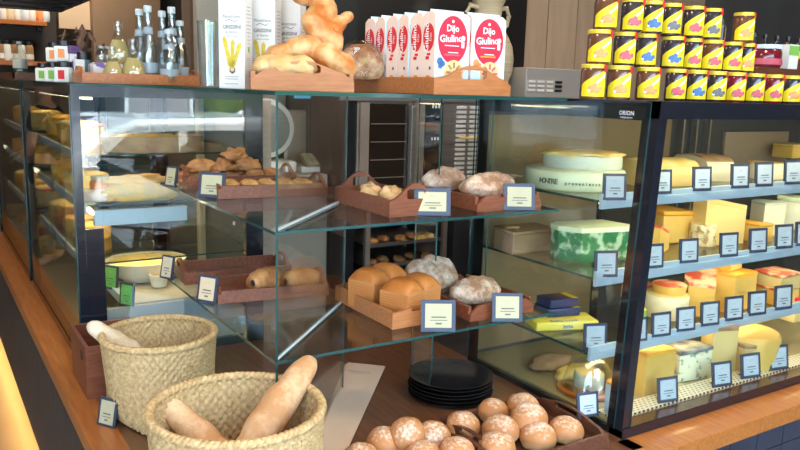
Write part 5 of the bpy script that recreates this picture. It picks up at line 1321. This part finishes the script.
# paper bags
c4 = [at(345, 362, z=.012), at(382, 366, z=.012), at(337, 462, z=.012), at(309, 452, z=.012)]
o_ = (c4[0]+c4[2])/2; o_.z = .0008
t = thing('paper_bags', 'stack of tan paper bread bags lying on the counter beside the front basket', 'paper bags', o_)
for k in range(4):
    pts = [(c.x-o_.x, c.y-o_.y) for c in c4]; dx = .003*k; z = .0032*k
    MB().prism([(x+dx, y-dx) for x, y in reversed(pts)], z, z+.0026).build('bag', 'paper', t)
d_ = (c4[1]-c4[0]).normalized(); ang = math.atan2(d_.y, d_.x); mid = (c4[0]+c4[1])/2+(c4[2]-c4[1])*.12-o_
MB().text('PANIFICIO', .018, T(mid.x, mid.y, .0126, rz=ang)).box(-.03, .03, -.012, -.0105, 0, .0003, T(mid.x, mid.y, .0125, rz=ang)).build('lettering', 'ink_card', t)
# black plates
pc = at(450, 394, z=.0); 
for k in range(6):
    o = MB().lathe([(.085, 0), (.118, .003), (.142, .012), (.1425, .0145), (.139, .0145), (.116, .0065), (0, .0055)], 48).build('black_plate', 'plate', None, (pc.x+.002*math.sin(k*2), pc.y+.002*math.cos(k*3), .0005+.0125*k), smooth=40)
    tag(o, ['bottom black plate of the stack', 'second black plate from the bottom of the stack', 'third black plate from the bottom of the stack', 'fourth black plate up in the stack', 'black plate just under the topmost one', 'topmost black plate of the stack beside the buns'][k], 'plate')
# bun trays
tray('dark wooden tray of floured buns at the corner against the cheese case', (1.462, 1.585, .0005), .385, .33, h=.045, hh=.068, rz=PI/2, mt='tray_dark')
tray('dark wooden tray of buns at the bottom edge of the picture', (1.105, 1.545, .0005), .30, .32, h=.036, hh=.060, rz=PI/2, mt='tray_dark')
buns = [(463, 423, .045, 18, 'floured bun at the left end of the corner tray'), (493, 409, .045, 16, 'small bun at the back of the corner tray beside the plates'), (501, 427, .055, 19, 'floured bun in the middle of the corner tray'),
        (497, 444, .05, 19.5, 'well floured bun at the front middle of the corner tray'), (523, 404, .045, 17, 'bun half hidden at the very back of the corner tray'), (529, 415, .075, 19.5, 'highest bun resting on others in the corner tray'),
        (538, 434, .045, 19, 'floured bun at the front right of the corner tray'), (566, 428, .045, 18, 'rightmost bun in the corner tray'),
        (385, 439, .045, 19, 'bun at the left of the lower tray'), (408, 427, .080, 18, 'smooth tilted bun on top of the lower tray'), (433, 431, .048, 19, 'bun right of the tilted one in the lower tray'),
        (457, 449, .045, 19, 'well floured bun at the right of the lower tray'), (423, 453, .042, 19, 'bun at the picture bottom in the middle of the lower tray'), (361, 455, .04, 19, 'bun cut by the picture bottom at the far left of the lower tray')]
for k, (px, py, z, r, lab) in enumerate(buns):
    p = at(px, py, z=z); rr = r/scale_at(p)
    tilt = (0, 0, k*1.3)
    o = MB().blob(rr*1.0, rr*.97, rr*.80, lump=.03, seed=k, flat=-.55, nu=28, nv=18).build('bread_bun', 'bun', None, (p.x, p.y, z-rr*.62), rot=((.55 if 'tilted' in lab else 0), (-.5 if 'tilted' in lab else 0), 0 if 'tilted' in lab else k*1.3), smooth=180)
    tag(o, lab, 'bun')
# hidden layer of buns that carries the visible ones
for k, (x, y) in enumerate(((1.40, 1.50), (1.50, 1.49), (1.60, 1.50))):
    pass
# ================================================================== STREET BEHIND THE VIEWER (seen in the glass)
car = thing('parked_car', 'white car parked in the street, reflected in the display glass', 'car', (2.35, -3.1, FLOOR-.12))
def car_body():
    side = [(-2.1, .28), (-2.15, .55), (-2.05, .78), (-1.35, .90), (-.75, 1.36), (-.45, 1.47), (.9, 1.50), (1.5, 1.36), (1.95, .98), (2.1, .88), (2.15, .45), (2.1, .28)]
    M = Matrix(((1, 0, 0, 0), (0, 0, 1, 0), (0, 1, 0, 0), (0, 0, 0, 1)))
    b = MB().prism(side, -.80, .80, M); return b
o = car_body().build('body', 'car_white', car, smooth=35)
md = o.modifiers.new('b', 'BEVEL'); md.width = .07; md.segments = 3
M = Matrix(((1, 0, 0, 0), (0, 0, 1, 0), (0, 1, 0, 0), (0, 0, 0, 1)))
MB().prism([(-.95, .95), (-.55, 1.33), (-.05, 1.36), (-.05, .95)], .801, .815, M).build('side_window', 'car_glass', car)
MB().prism([(.05, .95), (.05, 1.36), (.95, 1.36), (1.35, 1.22), (1.55, .97)], .801, .815, M).build('side_window', 'car_glass', car)
for x in (-1.35, 1.35):
    for s in (-1, 1):
        w_ = MB().lathe([(.20, -.10), (.32, -.10), (.33, -.06), (.33, .06), (.32, .10), (.20, .10)], 28, T(x, s*.76, .33) @ UPR).build('wheel', 'rubber', car, smooth=40)
        MB().lathe([(.0, -.085), (.20, -.085), (.20, .085), (0, .085)], 20, T(x, s*.76, .33) @ UPR).build('hub_cap', 'steel', w_, smooth=30)
MB().box(-.02, .12, .80, .83, .78, .81).build('door_handle', 'steel', car); MB().box(-1.0, -.85, .80, .95, .92, 1.03, b=.02).build('side_mirror', 'car_white', car)
bl = thing('street_building', 'grey building across the street, seen only as a reflection', 'building', (1, -14, FLOOR-.12))
MB().box(-14, 14, -2, 0, 0, 5).build('wall', 'facade', bl)
for k in range(9):
    w_ = MB().box(-12.4+2.9*k, -11.0+2.9*k, 0, .06, 1.0, 3.0).build('window', 'car_white', bl); MB().box(-12.3+2.9*k, -11.1+2.9*k, .06, .08, 1.1, 2.9).build('pane', 'car_glass', w_)
for k, x in enumerate((5.2, -1.6, 8.5)):
    tr = thing('street_tree', ['leafy street tree right of the car, seen as a reflection', 'leafy street tree left of the car, out of frame', 'leafy street tree far to the right, out of frame'][k], 'tree', (x, -7.5, FLOOR-.12))
    MB().tube([(0, 0, 0), (.05, 0, 1.0), (0, .05, 2.0)], [.14, .11, .09], 10).build('trunk', 'bark', tr)
    MB().blob(1.3, 1.2, 1.3, T(0, 0, 1.5), lump=.25, seed=k, flat=-.8).build('crown', 'tree', tr)
# ================================================================== PERSON behind the far left case
def person(loc, rz):
    t = thing('person', 'person in a black t-shirt, forearm bent, standing in the aisle beyond the left cases', 'person', loc, rz)
    def skin(name, pts, edges, rad, mt, sub=2):
        me = bpy.data.meshes.new(name); me.from_pydata(pts, edges, []); o = bpy.data.objects.new(name, me); COL.objects.link(o); o.parent = t
        me.materials.append(K[mt]); md = o.modifiers.new('skin', 'SKIN')
        for i, r in enumerate(rad): me.skin_vertices[0].data[i].radius = (r, r*(.75 if r > .09 else 1))
        me.skin_vertices[0].data[0].use_root = True
        md.use_smooth_shade = True; s = o.modifiers.new('sub', 'SUBSURF'); s.levels = sub; s.render_levels = sub
        return o
    P_ = [(0, 0, .95), (0, 0, 1.12), (0, 0, 1.32), (0, 0, 1.45), (0, -.01, 1.53), (0, -.015, 1.60), (0, -.02, 1.68), (0, 0, 1.74),
          (-.19, 0, 1.42), (-.25, -.02, 1.14), (-.06, -.22, 1.00), (.19, 0, 1.42), (.25, .0, 1.14), (.10, -.24, 1.04),
          (-.10, 0, .90), (-.11, -.01, .48), (-.11, .01, .08), (.10, 0, .90), (.11, -.01, .48), (.11, .01, .08), (-.11, -.13, .03), (.11, -.13, .03), (0, -.29, .985), (.04, -.31, 1.04)]
    E_ = [(0, 1), (1, 2), (2, 3), (3, 4), (4, 5), (5, 6), (6, 7), (3, 8), (8, 9), (9, 10), (3, 11), (11, 12), (12, 13), (0, 14), (14, 15), (15, 16), (0, 17), (17, 18), (18, 19), (16, 20), (19, 21), (10, 22), (13, 23)]
    R_ = [.13, .12, .13, .09, .055, .07, .088, .06, .055, .043, .030, .055, .043, .030, .085, .06, .045, .085, .06, .045, .04, .04, .032, .032]
    skin('body', P_, E_, R_, 'skin')
    skin('shirt', [(0, 0, .93), (0, 0, 1.12), (0, 0, 1.32), (0, 0, 1.45), (-.19, 0, 1.42), (-.235, -.01, 1.24), (.19, 0, 1.42), (.235, 0, 1.24)], [(0, 1), (1, 2), (2, 3), (3, 4), (4, 5), (3, 6), (6, 7)], [.155, .145, .155, .095, .072, .066, .072, .066], 'tshirt')
    skin('trousers', [(0, 0, .93), (-.10, 0, .88), (-.11, -.01, .48), (-.11, .01, .10), (.10, 0, .88), (.11, -.01, .48), (.11, .01, .10)], [(0, 1), (1, 2), (2, 3), (0, 4), (4, 5), (5, 6)], [.15, .105, .078, .062, .105, .078, .062], 'jeans')
    MB().blob(.098, .108, .10, T(0, .005, 1.66), flat=-.35, lump=.08).build('hair', 'hair', t, smooth=180)
    for s in (-1, 1):
        MB().blob(.010, .006, .008, T(s*.030, -.098, 1.675), flat=-1, nu=10, nv=8).build('eye', 'white', t, smooth=180)
        for k in range(4):
            hx = (0 if s < 0 else .04)+(k-1.5)*.017; hy = -.30 if s < 0 else -.32; hz = .985 if s < 0 else 1.04
            MB().tube([(hx, hy, hz), (hx, hy-.035, hz-.008), (hx, hy-.06, hz-.03)], [.009, .008, .007], 8).build('finger', 'skin', t, smooth=180)
        MB().tube([((-.03 if s < 0 else .07), hy+.02, hz), ((-.05 if s < 0 else .09), hy-.01, hz+.01)], [.011, .009], 8).build('thumb', 'skin', t, smooth=180)
    MB().blob(.012, .014, .018, T(0, -.105, 1.64), flat=-1, nu=10, nv=8).build('nose', 'skin', t, smooth=180)
    MB().blob(.022, .006, .006, T(0, -.095, 1.612), flat=-1, nu=12, nv=8).build('mouth', 'crimson', t, smooth=180)
    return t
person((-.14, 7.7, FLOOR), 2.2)
